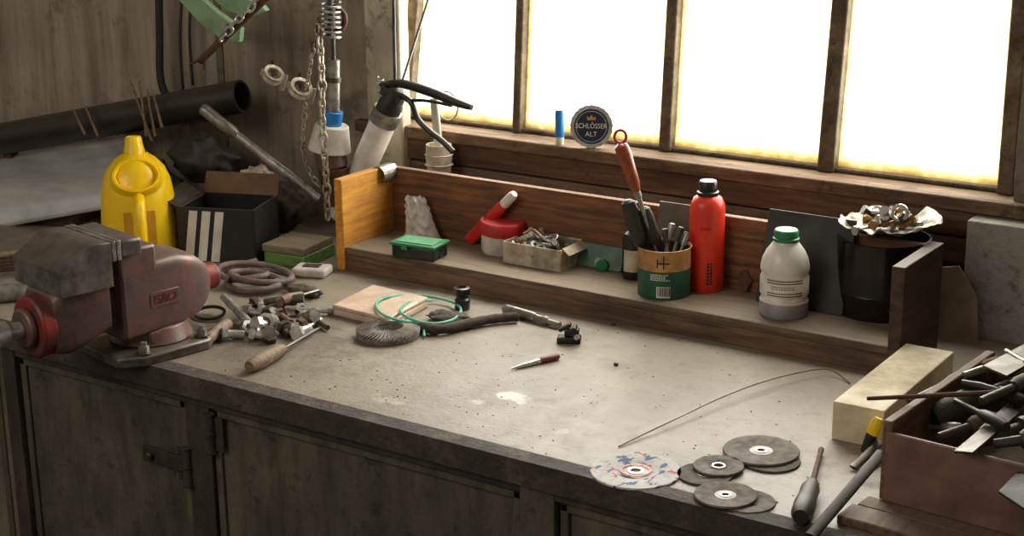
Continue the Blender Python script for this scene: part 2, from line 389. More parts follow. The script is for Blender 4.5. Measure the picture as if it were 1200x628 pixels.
def door(x0,x1,hx,latch=None,hzs=(.14,.6)):
    d=MB(); g=.004
    boxp(x0+g,x1-g,yF+.022,yF+.03,.1,zt-.014,m_cab,d)
    for a,b in((x0+g,x0+g+.012),(x1-g-.012,x1-g)): boxp(a,b,yF+.016,yF+.022,.1,zt-.014,m_cab,d)
    boxp(x0+g,x1-g,yF+.016,yF+.022,zt-.026,zt-.014,m_cab,d)
    dr=mk(d,'door',root=cab,wo=cab.location,bevel=.002)
    for hd in hzs:
        hz=zt-hd
        h=MB(); h.cyl((hx,yF+.010,hz-.03),(hx,yF+.010,hz+.03),.007,m_cabd)
        for k in(-.03,.0,.03): h.cyl((hx,yF+.010,hz+k-.001),(hx,yF+.010,hz+k+.001),.0085,m_steeld)
        boxp(hx-.022,hx+.022,yF+.0125,yF+.0155,hz-.026,hz+.026,m_cabd,h)
        mk(h,'hinge',wo=cab.location,root=dr)
    if latch:
        l=MB(); boxp(latch-.05,latch+.035,yF+.008,yF+.014,zt-.125,zt-.1,m_cabd,l); l.cyl((latch-.03,yF+.0,zt-.112),(latch-.03,yF+.014,zt-.112),.006,m_steeld)
        mk(l,'latch',root=dr,wo=cab.location,bevel=.002)
door(xs[0],xs[1],xs[1]-.002,xs[1]-.045,(.115,.6))
door(xs[2],xs[3],xs[2]+.004,None,(.05,.5))
door(xs[4],xbr-.04,xs[4]+.006)
# ================================================================ SHELF BOX
yB=min(max(S(780,247,HP).y,2.25),2.345)
sh=thing('bench_shelf','low open wooden shelf box with side panels and backboard','shelf',V(((xL+xR)/2,(yS+yB)/2,Z0)))
mb=MB(); boxp(xL,xR,yS,yB,Z0+hS-.014,Z0+hS,m_wood_s,mb); mk(mb,'shelf_board',root=sh,wo=sh.location,bevel=.0015)
m_face=wood('wood_front_rail',(126,95,68),(78,56,41),0)
mb=MB(); boxp(xL,xR,yS+.001,yS+.016,Z0,Z0+hS-.0145,m_face,mb); mk(mb,'front_rail',root=sh,wo=sh.location,bevel=.0015)
mb=MB(); boxp(xL,xR,yB-.014,yB,Z0+hS,Z0+HP-.004,m_wood_b,mb); mk(mb,'backboard',root=sh,wo=sh.location,bevel=.001)
m_lp=wood('wood_left_panel',(222,158,56),(186,120,46),1)
mb=MB(); boxp(xL-.018,xL-.0005,yS-.004,yB,Z0,Z0+HP,m_lp,mb); mk(mb,'side_panel',root=sh,wo=sh.location,bevel=.0015,label='orange varnished side panel')
mb=MB(); boxp(xR+.0005,xR+.02,yS-.004,yB,Z0,Z0+HP,m_wood_dz,mb); mk(mb,'side_panel',root=sh,wo=sh.location,bevel=.0015,label='dark brown side panel')
mb=MB(); c=V((xL-.008,yB-.03,Z0+HP)); R_=.016
pp=[c+V((.004+R_*math.sin(a),-.0,.003+R_*math.cos(a)-R_)) for a in [i*.35 for i in range(-2,8)]]
for a,b in zip(pp,pp[1:]): mb.add([a+V((0,-.02,0)),b+V((0,-.02,0)),b+V((0,.02,0)),a+V((0,.02,0))],[(0,1,2,3)],m_steel)
mk(mb,'metal_strip',wo=c,label='curled thin metal strip hooked over orange shelf panel',cat='metal strip')
# ================================================================ VISE
vz=thing('bench_vise','heavy red and grey cast iron bench vise with worn jaws','vise',S(178,404),rz=-math.radians(11.4))
m_vr=mat('vise_red_grime',(124,82,76),(96,84,80),40,.42,.25,.2,.3,dirt=.6,dc=(58,50,46))
m_vg=mat('vise_grey',(122,114,107),(80,74,69),40,.38,.4,.2,.3,dirt=.45,dc=(50,44,40))
m_vrd=mat('vise_red_bright',(158,42,34),(92,62,58),38,.45,.2,.3,.1,dirt=.6,dc=(60,48,44))
def loft(mb,secs,mt,n=24):
    vs=[];fs=[]
    for (y,cx,cz,w,h,e) in secs:
        for i in range(n):
            a=2*math.pi*i/n;c_=math.cos(a);s_=math.sin(a)
            vs.append(V((cx+w/2*math.copysign(abs(c_)**e,c_),y,cz+h/2*math.copysign(abs(s_)**e,s_))))
    for k in range(len(secs)-1):
        for i in range(n):
            j=(i+1)%n; fs.append((k*n+i,k*n+j,(k+1)*n+j,(k+1)*n+i))
    fs.append(tuple(reversed(range(n)))); fs.append(tuple((len(secs)-1)*n+i for i in range(n)))
    return mb.add(vs,fs,mt)
mb=MB()
mb.prism([(-.06,-.095),(.06,-.095),(.082,-.06),(.082,.05),(.055,.08),(-.055,.08),(-.082,.05),(-.082,-.06)],0,.016,m_vg)
mb.lathe([(0,.016),(.064,.016),(.060,.024),(.054,.042),(0,.042)],m_vr,40)
mk(mb,'swivel_base',root=vz,bevel=.003)
for x,y in((.068,-.055),(.062,.05),(-.062,.05)):
    b_=MB(); b_.cyl((x,y,.016),(x,y,.019),.012,m_steeld); b_.cyl((x,y,.019),(x,y,.028),.008,m_steel,seg=6); b_.cyl((x,y,.028),(x,y,.034),.0045,m_steel); mk(b_,'anchor_bolt',root=vz)
mb=MB()
loft(mb,[(-.075,0,.088,.108,.106,.14),(-.03,0,.092,.108,.110,.16),(.025,0,.094,.106,.108,.2),(.06,0,.091,.096,.096,.3),(.082,0,.088,.074,.072,.5),(.096,0,.087,.052,.052,.8)],m_vr,48)
mb.box((0,-.045,.15),(.108,.062,.046),m_vr)
mb.box((0,-.060,.178),(.128,.036,.026),m_vg)
mb.cyl((0,.092,.086),(0,.12,.086),.021,m_vrd,seg=24)
mb.box((.048,-.01,.030),(.012,.05,.02),m_vr); mb.box((-.048,-.01,.030),(.012,.05,.02),m_vr)
mk(mb,'rear_jaw',root=vz,bevel=.004)
mb=MB(); mb.box((0,-.081,.179),(.132,.007,.030),m_steel); mk(mb,'jaw_plate',root=vz,bevel=.001,label='worn steel jaw plate')
mb=MB()
mb.box((0,-.10,.078),(.06,.19,.056),m_vg)
loft(mb,[(-.178,0,.08,.085,.088,.4),(-.162,0,.088,.1,.106,.28),(-.142,0,.104,.11,.122,.18),(-.096,0,.120,.112,.112,.15)],m_vr,40)
vs_=[(-.178,.128),(-.094,.128),(-.094,.193),(-.13,.196),(-.178,.166)]
mb.prism(vs_,-.066,.066,m_vg,Matrix(((0,0,1,0),(1,0,0,0),(0,1,0,0),(0,0,0,1))))
mk(mb,'front_jaw',root=vz,bevel=.005)
mb=MB(); mb.box((0,-.0895,.179),(.132,.007,.030),m_steel); mk(mb,'jaw_plate',root=vz,bevel=.001)
mb=MB()
mb.cyl((0,-.198,.076),(0,-.174,.076),.046,m_vrd,seg=36); mb.cyl((0,-.21,.076),(0,-.198,.076),.03,m_vr,seg=36)
mk(mb,'collar',root=vz,bevel=.004,label='flaking red round collar')
mb=MB(); mb.cyl((0,-.232,.076),(0,-.21,.076),.013,m_bright); mb.cyl((0,-.272,.076),(0,-.232,.076),.019,m_bright,seg=28)
mk(mb,'screw',root=vz,bevel=.002,label='bright steel screw end')
mb=MB(); mb.cyl((-.12,-.253,.115),(.0,-.253,.076),.006,m_steel); mb.lump((-.12,-.253,.115),(.011,.011,.011),m_steel,0)
mk(mb,'handle_bar',root=vz)
mb=MB(); mb.box((.0535,-.005,.088),(.003,.05,.024),m_vr); mk(mb,'name_plate',root=vz,bevel=.001)
mb=MB(); mb.text('ISBO',.019,m_vrd,lambda c:V((.0556,-.005+c.x,.088+c.y)),.001); mk(mb,'lettering',root=vz,label='raised red cast lettering')
# ================================================================ helpers
def tool_rod(name,label,cat,a,b,h,parts,group=None):
    A=V(a);B=V(b); root=thing(name,label,cat,V((A.x,A.y,A.z)),group=group)
    for pn,t0,t1,pr,mt,ecc in parts:
        m_=MB(); m_.rod(A.lerp(B,t0),A.lerp(B,t1),pr,mt,18,ecc); mk(m_,pn,root=root,wo=root.location,bevel=0)
    return root
# ---- yellow jug
P=S(167,300); k=mpp(P)
jg=thing('oil_jug','bright yellow plastic oil jug with handle and hooded spout','jug',P,rz=face(P))
R0=45*k
mb=MB(); pr=[(0,0),(R0*.97,0),(R0,.006),(R0*.97,45*k),(R0*.92,75*k),(R0*.86,92*k),(R0*.74,106*k),(R0*.52,117*k),(R0*.30,124*k)]
mb.lathe(pr,m_yel,48); mk(mb,'jug_body',root=jg)
mb=MB(); T=Matrix.Translation((0,-R0*.58,99*k))@Matrix.Rotation(math.radians(50),4,'X')@Matrix.Scale(.78,4,(0,1,0))
mb.lathe([(R0*.50,-.014),(R0*.5,.010),(R0*.54,.014),(R0*.6,.013),(R0*.66,.004),(R0*.66,-.03)],m_yel,40,T)
mb.lathe([(0,-.012),(R0*.38,-.010),(R0*.51,.002)],m_yeld,40,T); mk(mb,'filler_opening',root=jg,label='oval filler opening, inner shade painted darker yellow')  # shade inside the mouth is in the disc colour
mb=MB(); mb.sweep(smoothpts([(R0*.02,-R0*.98,80*k),(R0*.02,-R0*1.34,72*k),(R0*.02,-R0*1.5,40*k),(R0*.02,-R0*1.34,8*k),(R0*.02,-R0*.92,2*k)],6),.0105,m_yel,14); mk(mb,'handle',root=jg)
for sx_ in(-1,1):
    mb=MB()
    for i in range(8):
        a0=(.30*sx_); wr0=R0*.985; z0=(8+i*7)*k; z1=(8+(i+1)*7)*k; ca=[a0-.11,a0+.11]
        rr_=wr0*1.016; rs_=wr0*(1.016-.002*i)
        mb.add([(rr_*math.sin(ca[0]),-rr_*math.cos(ca[0]),z0),(rr_*math.sin(ca[1]),-rr_*math.cos(ca[1]),z0),(rs_*math.sin(ca[1]),-rs_*math.cos(ca[1]),z1),(rs_*math.sin(ca[0]),-rs_*math.cos(ca[0]),z1)],[(0,1,2,3)],m_yeld)
    mk(mb,'recess_shade',root=jg,label='darker yellow patch, painted recess shade beside handle')  # surface patches, the recess shade is only painted on
mb=MB(); mb.lathe([(13*k,0),(11*k,8*k),(9*k,20*k),(7.5*k,21*k),(6.5*k,20*k),(6.5*k,6*k),(0,6*k)],m_yel,24,Matrix.Translation((0,0,122*k))@Matrix.Rotation(-.12,4,'X')); mk(mb,'spout',root=jg)
# ---- striped shoebox
P=S(270,298); sb=thing('shoe_box','open black cardboard shoe box with three white stripes','box',P,rz=math.radians(20))
m_bx=mat('black_cardboard',(34,33,34),(26,25,26),30,.5,0,.05,.2,dirt=.2,dc=(70,58,46))
m_bxi=mat('brown_cardboard',(120,86,58),(92,66,44),30,.85,0,.1,.2)
w,d,h=.145,.11,.1
mb=MB()
for c,s_ in(((0,0,.0015),(w,d,.003)),((0,-d/2,h/2),(w,.003,h)),((0,d/2,h/2),(w,.003,h)),((-w/2,0,h/2),(.003,d,h)),((w/2,0,h/2),(.003,d,h))): mb.box(c,s_,m_bx)
mk(mb,'box_body',root=sb)
mb=MB(); mb.box((0,d/2+.012,h+.012),(w,.003,.05),m_bxi,Matrix.Rotation(-.5,3,'X')); mk(mb,'flap',root=sb,label='brown inner cardboard flap')
mb=MB(); mb.box((-w/2-.015,0,h+.006),(.045,d,.003),m_bx,Matrix.Rotation(.5,3,'Y')); mk(mb,'flap',root=sb)
mb=MB()
for i in range(3):
    x=-.062+i*.025; y0=-d/2-.0026; y1=-d/2-.0016
    mb.hexa([V((x,y0,.002)),V((x+.016,y0,.002)),V((x+.016,y1,.002)),V((x,y1,.002))],[V((x+.014,y0,h-.006)),V((x+.030,y0,h-.006)),V((x+.030,y1,h-.006)),V((x+.014,y1,h-.006))],m_paper)
mk(mb,'stripes',root=sb,label='three white slanted stripes',kind='stuff')
P=S(284,306); mb=MB(); mb.prism([(-.014,0),(.012,0),(.018,.045),(-.006,.056)],-.0015,.0015,m_cardb,Matrix.Rotation(math.radians(78),4,'X')); mk(mb,'cardboard_scrap',loc=P,rz=.35,label='torn beige cardboard scrap leaning on striped box',cat='cardboard')
def obox(name,label,cat,A,B,C,h,mt,bevel=.002):
    D=B+(C-A); b4=[p-Z*h for p in(A,C,D,B)]; m_=MB(); m_.hexa(b4,[A,C,D,B],mt)
    return mk(m_,name,wo=A-Z*h,label=label,cat=cat,bevel=bevel)
m_gp=wood('green_painted_wood',(112,156,76),(82,118,56),0,dirt=.35)
m_gt=wood('weathered_wood_top',(150,132,108),(112,96,76),0)
gx=V((math.cos(.12),math.sin(.12),0)); gy=V((-gx.y,gx.x,0)); q=S(310,309)
mb=MB(); fl4=(q,q+gx*.085,q+gx*.085+gy*.1,q+gy*.1)
mb.hexa(list(fl4),[p+Z*.022 for p in fl4],m_gp); mk(mb,'wood_block',wo=q,label='green painted wooden block lying on bench',cat='wood block',bevel=.002)
q2=q+Z*.0225-gx*.004; fl5=(q2,q2+gx*.088,q2+gx*.088+gy*.095,q2+gy*.095)
mb=MB(); mb.hexa(list(fl5),[p+Z*.014 for p in fl5],m_gt); mk(mb,'wood_offcut',wo=q2,label='flat weathered wood offcut on green block',cat='wood block',bevel=.002)
q=S(366,322); t=thing('small_tray','small off-white plastic tray with slot','tray',q,rz=.35)
mb=MB(); mb.box((0,0,.008),(.062,.045,.016),m_white); mk(mb,'tray_body',root=t,bevel=.005,seg=3)
mb=MB(); mb.box((0,0,.0165),(.03,.018,.003),m_steeld); mk(mb,'slot',root=t,bevel=.001)
# ---- shiny sheet metal
m_sheet=mat('galvanised_sheet',(240,240,236),(206,206,202),7,.25,.45,.04,.0,st=(1,4,1),dirt=.25,dc=(120,114,104))
mb=MB(); n=16; vs=[]; M_=10
for i in range(n+1):
    t=i/n; off_=.055+.19*math.sin(t*math.pi/2)**1.1
    for j in range(M_+1):
        s_=j/M_
        x=-50+(148-14*t+50)*s_
        y=(184+(276-184)*t)*(1-s_)+(157+(243-157)*t)*s_
        vs.append(WL(x,y,off_))
mb.add(vs,[(i*(M_+1)+j,i*(M_+1)+j+1,(i+1)*(M_+1)+j+1,(i+1)*(M_+1)+j) for i in range(n) for j in range(M_)],m_sheet)
o0=WL(40,276,.22)
o=mk(mb,'curved_metal_sheet',wo=o0,label='curved shiny galvanised sheet metal piece',cat='sheet metal')
sm=o.modifiers.new('s','SOLIDIFY'); sm.thickness=.0015; sm.offset=1
cb=WL(40,270,.2); cb.z=Z0; hh=WL(40,268,.245).z-Z0
mb=MB(); mb.box(cb+V((-.05,.02,max(.02,hh-.004)/2)),(.3,.1,max(.02,hh-.004)),m_wood_dz,Matrix.Rotation(AL,3,'Z')); mk(mb,'wooden_support',wo=cb,label='dark wooden crate underneath the curved sheet metal',cat='crate',bevel=.003)
# ---- black pipe
a=WL(-40,170,.09);b=WL(284,113,.09)
m_pipe=mat('pipe_black',(50,45,42),(34,30,28),20,.4,.2,.1,.2)
mb=MB(); d=(b-a); q_=Z.rotation_difference(d.normalized()); M_=Matrix.Translation(a)@q_.to_matrix().to_4x4(); r=.032
mb.lathe([(r*.85,0),(r,0),(r,d.length),(r*.85,d.length),(r*.85,0)],m_pipe,32,M_)
pp=thing('steel_pipe','thick dark steel pipe lying along the wall','pipe',a); mk(mb,'pipe_body',root=pp,wo=a)
for t in(.15,.8):
    mb=MB(); p=a.lerp(b,t); mb.box(p-nL*.045+V((0,0,-.036)),(.02,.085,.01),m_rust,Matrix.Rotation(AL,3,'Z')); mk(mb,'wall_bracket',wo=a,root=pp)
# ---- dark clutter
for (x,y,rx,rz_,mt,l) in((180,222,.07,.055,m_blackd,'dark oily rag heaped behind the yellow jug'),(330,240,.045,.045,m_rag,'crumpled brown cloth heap beside the shelf'),(240,190,.075,.045,m_blackd,'dark grimy cloth bundle behind striped box')):
    p=WL(x,y,.10); h=p.z-Z0
    mb=MB(); mb.lump((0,0,rz_),(rx,.045,rz_),mt,.22,2.2,32,seed=x*.1,flat=-rz_)
    mk(mb,'rag',loc=V((p.x,p.y,Z0)) if h<.12 else V((p.x,p.y,Z0+h-.04)),label=l,cat='rag',ang=70)
p=WL(303,214,.16); mb=MB(); mb.lump((0,0,.0),(.036,.028,.03),mat('pale_cloth',(206,190,172),(164,146,128),60,.9,0,.3,.1),.25,2.4,36,seed=9); mk(mb,'crumpled_cloth',loc=p,label='pale pinkish crumpled cloth on dark clutter',cat='cloth',ang=70)
for i,(x0,y0,x1,y1) in enumerate(((178,165,150,88),(172,160,163,95),(115,160,100,124),(100,158,86,128),(190,150,180,112),(182,160,172,104))):
    mb=MB(); mb.cyl(WL(x0,y0,.16),WL(x1,y1,.14),.003,m_wood_h,.002,seg=8); mk(mb,'stick',wo=WL(x0,y0,.16),label='thin pale wooden stick standing among clutter',cat='stick',group='sticks behind the jug')
a=WL(236,126,.16);b=WL(374,233,.14)
tool_rod('lever_bar','long flat steel lever bar leaning diagonally','lever',a,b,0,[('grip',0,.3,[(0,.008),(.05,.0115),(.9,.0115),(1,.008)],m_steel,1),('bar',.29,1,[(0,.008),(.6,.009),(1,.007)],m_steel,.45)])
pts=[(186,-25),(187,40),(188,90),(196,113),(208,117),(216,108)]
mb=MB(); mb.sweep(smoothpts([WL(x,y,.05) for x,y in pts],5),.0075,m_blackd,10); mk(mb,'cable',wo=WL(186,-25,.05),label='thick black cable hanging in a loop on the wall',cat='cable')
for (x,y0,y1) in((214,-20,112),(225,-20,100)):
    mb=MB(); mb.sweep(smoothpts([WL(x,y0,.03),WL(x-3,(y0+y1)/2,.035),WL(x+1,y1,.03)],6),.003,m_rub,8); mk(mb,'cable',wo=WL(x,y0,.03),label='thin dark cable hanging straight down the wall',cat='cable')
# ---- green clamp tool
def hang(ol,off,th,mt,mb=None):
    mb=mb or MB(); f_=[WL(x,y,off) for x,y in ol]; n=len(f_)
    vs=f_+[p-nL*th for p in f_]
    return mb.add(vs,[tuple(range(n)),tuple(reversed(range(n,2*n)))]+[(i,n+i,n+(i+1)%n,(i+1)%n) for i in range(n)],mt)
gc=thing('lever_clamp','faded green steel lever clamp tool hung high on wall','clamp',WL(250,20,.2))
mb=hang([(198,-12),(224,-12),(254,14),(282,34),(280,50),(262,48),(236,30)],.2,.016,m_clampgreen); mk(mb,'jaw_arm',root=gc,wo=gc.location,bevel=.002,smooth=False)
mb=hang([(236,-14),(254,-14),(304,4),(312,13),(294,20),(266,14)],.175,.016,m_clampgreen); mk(mb,'lever_arm',root=gc,wo=gc.location,bevel=.002,smooth=False)
mb=MB(); mb.cyl(WL(262,30,.215),WL(262,30,.0),.006,m_steel); mk(mb,'pivot_bolt',root=gc,wo=gc.location)
tr_=tool_rod('rusty_rod','rusty steel rod with split end hanging on the wall','rod',WL(234,72,.24),WL(322,-12,.24),0,[('shaft',0,1,[(0,.0065),(.5,.007),(1,.007)],m_rust,1)])
mb=MB(); mb.cyl(WL(240,66,.24),WL(222,76,.24),.004,m_rust,.002); mb.cyl(WL(240,66,.24),WL(240,82,.24),.004,m_rust,.002); mk(mb,'fork_end',root=tr_,wo=tr_.location)
# ---- chains
def chain(name,label,pts,mt,ln=.017,wr=.0016,wd=.0052):
    P=smoothpts(pts,10); L=[0]
    for a,b in zip(P,P[1:]): L.append(L[-1]+(b-a).length)
    n=int(L[-1]/(ln*.72)); mb=MB()
    for i in range(n+1):
        s_=L[-1]*i/max(n,1); j=0
        while j<len(L)-2 and L[j+1]<s_: j+=1
        c=P[j].lerp(P[j+1],(s_-L[j])/max(L[j+1]-L[j],1e-6)); t=(P[j+1]-P[j]).normalized()
        u=V((1,0.2,0)); u=(u-t*u.dot(t)).normalized(); w=t.cross(u)
        if i%2: u=w
        u=(u+w*.35*(1 if i%3 else -1)).normalized()
        lp=[]
        for q in range(14):
            a=2*math.pi*q/14; lp.append(c+t*(math.sin(a)*(ln/2))+u*(math.cos(a)*wd*(1 if abs(math.sin(a))<.8 else .85)))
        mb.sweep(lp,wr,mt,6,True)
    mk(mb,name,wo=P[0],label=label,cat='chain')
m_ch=mat('chain_steel',(206,196,176),(152,140,120),60,.42,.4,.1,.05)
chain('chain','long steel link chain hanging from the hook',[WL(374,38,.2),WL(377,90,.2),WL(378,150,.2),WL(382,205,.2),WL(384,252,.2)],m_ch,.021,.0024,.0068)
chain('chain','thin dark chain hanging in a slack loop',[WL(366,60,.16),WL(358,120,.16),WL(356,180,.16),WL(372,215,.16),WL(392,228,.16),WL(398,262,.16)],m_ch,.014,.0014,.0044)
chain('chain','short bright chain draped over green clamp',[WL(306,-8,.25),WL(292,12,.25),WL(278,24,.25),WL(262,44,.25)],m_bright,.020,.0022,.0062)
for x,y,o_ in((372,34,.22),(366,56,.18),(388,-14,.2)):
    mb=MB(); mb.sweep(smoothpts([WL(x,y,0),WL(x,y,o_*.6),WL(x,y+3,o_),WL(x,y-6,o_+.012)],5),.0035,m_rust,8); mk(mb,'wall_hook',wo=WL(x,y,0),label='rusty iron hook fixed to the wall',cat='hook',group='hooks on the wall')
mb=MB(); pts=[]
for i in range(100):
    a=i*.45; c=WL(387,2+i*.42,.18); pts.append(c+V((math.cos(a)*.018,math.sin(a)*.018,0)))
mb.sweep(pts,.0026,m_steel,6); mk(mb,'coil_spring',wo=WL(387,6,.18),label='steel coil spring around a rod hung on wall',cat='spring')
mb=MB(); mb.sweep(smoothpts([WL(374,20,.17),WL(384,36,.16),WL(400,34,.16),WL(404,18,.17),WL(392,6,.17)],5),.005,m_rust,8); mb.cyl(WL(387,-12,.18),WL(387,45,.18),.005,m_steeld); mk(mb,'iron_hook',wo=WL(387,20,.17),label='rusty iron hook wrapped around spring rod',cat='hook')
for (x,y,r_,l) in((320,88,.019,'round worn metal pulley ring on the wall'),(352,104,.021,'oval beige metal cable clip on the wall')):
    c=WL(x,y,.17); rr=face(c); root=thing('pulley',l,'pulley',c,rz=rr)
    mb=MB(); Tm=Matrix.Rotation(math.radians(38),4,'X')@Matrix.Rotation(.4,4,'Y')
    mb.lathe([(r_*.7,-.006),(r_,-.007),(r_*.85,0),(r_,.007),(r_*.7,.006),(r_*.7,-.006)],m_ch,28,Tm); mk(mb,'ring',root=root)
    mb=MB(); mb.box((0,.012,-.006),(r_*2.6,.004,.012),m_ch,Matrix.Rotation(.5,3,'Y')); mb.box((r_*.9,.012,-.016),(.012,.006,.03),m_ch,Matrix.Rotation(.3,3,'Y')); mb.cyl((0,0,0),(0,.16,0),.003,m_rust,seg=8); mk(mb,'bracket',root=root,bevel=.001)
# ---- hanging pump
c1=WL(391,70,.15);c2=WL(391,130,.15);c3=WL(389,146,.15);c4=WL(386,176,.15);c5=WL(390,196,.15);c6=WL(392,240,.15)
hp=thing('hanging_pump','hanging tube pump with blue band and white funnel','pump',c1)
k=mpp(c1)
mb=MB(); mb.cyl(WL(389,-10,.15),c1,.004,m_steeld); mb.cyl(c1,c2,7.5*k,m_steel); mb.cyl(WL(391,90,.15),WL(391,96,.15),9*k,m_steeld); mk(mb,'tube',root=hp,wo=c1)
mb=MB(); mb.cyl(c2,c3,11.5*k,m_blue); mk(mb,'collar',root=hp,wo=c1,bevel=.001,label='bright blue collar')
mb=MB(); mb.cyl(c3,c4,20*k,m_white,26*k,seg=28); mk(mb,'funnel',root=hp,wo=c1,bevel=.002,label='dirty white funnel')
mb=MB(); mb.cyl(c4,c5,19*k,m_vr,19*k,seg=24); mb.cyl(c5,c6,18*k,m_rust,13*k,seg=24); mk(mb,'cup',root=hp,wo=c1,bevel=.002,label='reddish brown cup')
# ---- grease gun
g=lambda x,y,o=.11: WB(x,y,o)
gb=g(398,262)
gg=thing('grease_gun','steel grease gun with black lever handle leaning on wall','grease gun',gb)
k=mpp(g(462,118))
m_gg=mat('gun_barrel_offwhite',(240,234,222),(216,208,194),30,.4,.0,.03,.05,dirt=.3,dc=(140,115,84))
mb=MB(); mb.rod(g(400,254),g(454,132),[(0,15*k),(.02,16*k),(.98,16*k),(1,14*k)],m_gg,28); mk(mb,'barrel',root=gg,wo=gb)
mb=MB(); mb.rod(g(449,143),g(455,129),[(0,17.5*k),(1,17.5*k)],m_steel,28); mk(mb,'end_ring',root=gg,wo=gb)
mb=MB(); mb.rod(g(455,129),g(466,104),[(0,15*k),(.3,15*k),(.6,10*k),(1,8*k)],m_blackd,24); mb.box(g(460,112),(.045,.018,.018),m_steeld,Matrix.Rotation(.5,3,'Y')); mk(mb,'head',root=gg,wo=gb,bevel=.001)
mb=MB(); mb.sweep(smoothpts([g(446,100),g(470,98),g(505,108),g(535,120),g(553,126)],5),[.005+.004*math.sin(math.pi*min(1,i/20)) for i in range(21)],m_black,10); mk(mb,'lever',root=gg,wo=gb)
mb=MB(); mb.sweep(smoothpts([g(470,112),g(482,120),g(490,140),g(505,155),g(518,165),g(531,178)],4),.0055,m_black,10); mb.sweep(smoothpts([g(476,118),g(500,118),g(530,124)],4),.003,m_black,8); mk(mb,'trigger_handle',root=gg,wo=gb)
mb=MB(); mb.cyl(g(470,100),g(506,-14),.0022,m_steel); mk(mb,'thin_rod',root=gg,wo=gb)
mb=MB(); mb.cyl(g(463,100),g(461,-10),.003,m_steeld); mk(mb,'thin_rod',root=gg,wo=gb)
mb=MB(); mb.sweep([g(446,112)+V((math.cos(i*.4)*.006,math.sin(i*.4)*.006,i*.0006)) for i in range(60)],.0012,m_steel,6); mk(mb,'spring',root=gg,wo=gb)
c=WB(524,124,.03); mb=MB(); mb.sweep([c+V((.024*math.cos(a*.3),0,.026*math.sin(a*.3)))for a in range(21)],.0016,m_steel,8,True); mk(mb,'wire_ring',wo=c,label='steel wire ring hooked on window frame',cat='ring')
q=WB(515,182,.05); k=mpp(q); root=thing('brush_pot','small beige ribbed pot fixed below the sill','pot',WB(515,206,.05))
mb=MB(); mb.lathe([(0,0),(13*k,0),(16*k,24*k),(15*k,38*k),(13*k,38*k),(11*k,4*k),(0,4*k)],m_cardb,28)
for z in(12,24): mb.lathe([(14*k,z*k),(17*k,(z+2)*k),(14.5*k,(z+4)*k)],m_cardb,28)
mk(mb,'pot_body',root=root)
mb=MB(); mb.box((0,.03,10*k),(.016,.05,.008),m_rust); mk(mb,'bracket',root=root,label='rusty wall bracket')
mb=MB(); mb.box((-.004,0,62*k),(10*k,5*k,60*k),m_white,Matrix.Rotation(-.08,3,'Y')); mk(mb,'brush_handle',root=root,bevel=.002,label='flat off-white handle')
# ================================================================ SILL ITEMS
q=WB(656,161,.008); q.z=zs; k=mpp(q)
r_=thing('lighter','blue cylindrical lighter with white base standing on sill','lighter',q)
mb=MB(); mb.lathe([(0,0),(5*k,0),(5*k,9*k),(0,9*k)],m_white,18); mk(mb,'base',root=r_)
mb=MB(); mb.lathe([(0,9*k),(5.5*k,9*k),(5.5*k,38*k),(4.5*k,41*k),(0,41*k)],m_blue,18); mk(mb,'lighter_body',root=r_)
q=WB(693,167,.006); q.z=zs; k=mpp(q); R_=25*k
m_navy=mat('navy_enamel',(34,44,66),(28,36,54),30,.4,.1,.02,.0,dirt=.1)
r_=thing('crown_cap_sign','round crown cap sign, navy with silver fluted rim','bottle cap sign',q,rz=face(q)*.8)
mb=MB(); ol=[]
for i in range(126):
    a=2*math.pi*i/126; rr=R_*(1+.014*math.sin(a*21)); ol.append((rr*math.cos(a),rr*math.sin(a)))
T=Matrix.Translation((0,0,R_*1.02))@Matrix.Rotation(math.radians(82),4,'X')
mb.prism(ol,-.006,.0,m_bright,T); mk(mb,'fluted_rim',root=r_)
mb=MB(); mb.lathe([(0,0.0015),(R_*.80,.0015),(R_*.82,-.0),(0,-.002)],m_navy,40,T); mb.lathe([(R_*.70,.0018),(R_*.73,.0018)],m_bright,40,T); mk(mb,'face_disc',root=r_,label='navy printed face')
mb=MB(); mb.text('SCHLÖSSER',R_*.33,m_paper,lambda c:T@V((c.x*.86,c.y+R_*.02,.0022))); mb.text('ALT',R_*.32,m_paper,lambda c:T@V((c.x,c.y-R_*.36,.0022)))
mb.prism([(-R_*.2,R_*.3),(R_*.2,R_*.3),(R_*.2,R_*.5),(R_*.1,R_*.4),(0,R_*.55),(-R_*.1,R_*.4),(-R_*.2,R_*.5)],.0019,.0023,m_tan,T)
mk(mb,'lettering',root=r_,kind='stuff')
# ================================================================ SHELF ITEMS
def H(x,y): return S(x,y,hS)
q=H(778,343); k=mpp(q); rc=31*k; hc=.078
tin=thing('tin_can','open tin can, tan top band and green label','tin can',q,rz=face(q))
mb=MB(); mb.lathe([(0,.001),(rc*.98,0),(rc,.002),(rc,hc*.58)],m_greend,48); mb.lathe([(rc,hc*.58),(rc,hc-.002),(rc+.0015,hc),(rc-.001,hc),(rc-.002,hc-.004)],m_tan,48); mb.lathe([(rc-.002,hc-.004),(rc-.002,.003),(0,.003)],m_steeld,48)
mk(mb,'can_body',root=tin)
def wrap(R): return lambda ax,z: V((R*math.sin(ax/R),-R*math.cos(ax/R),z))
def bars(mb,R,x0,z0,rows,mt,W=.016,h=.0014):
    wr=wrap(R)
    for i in range(rows):
        xx=x0
        while xx<x0+W*(.7+.3*random.random()):
            l=random.uniform(.0015,.004); z=z0-i*h*2
            mb.add([wr(xx,z),wr(xx+l,z),wr(xx+l,z+h),wr(xx,z+h)],[(0,1,2,3)],mt); xx+=l+.001
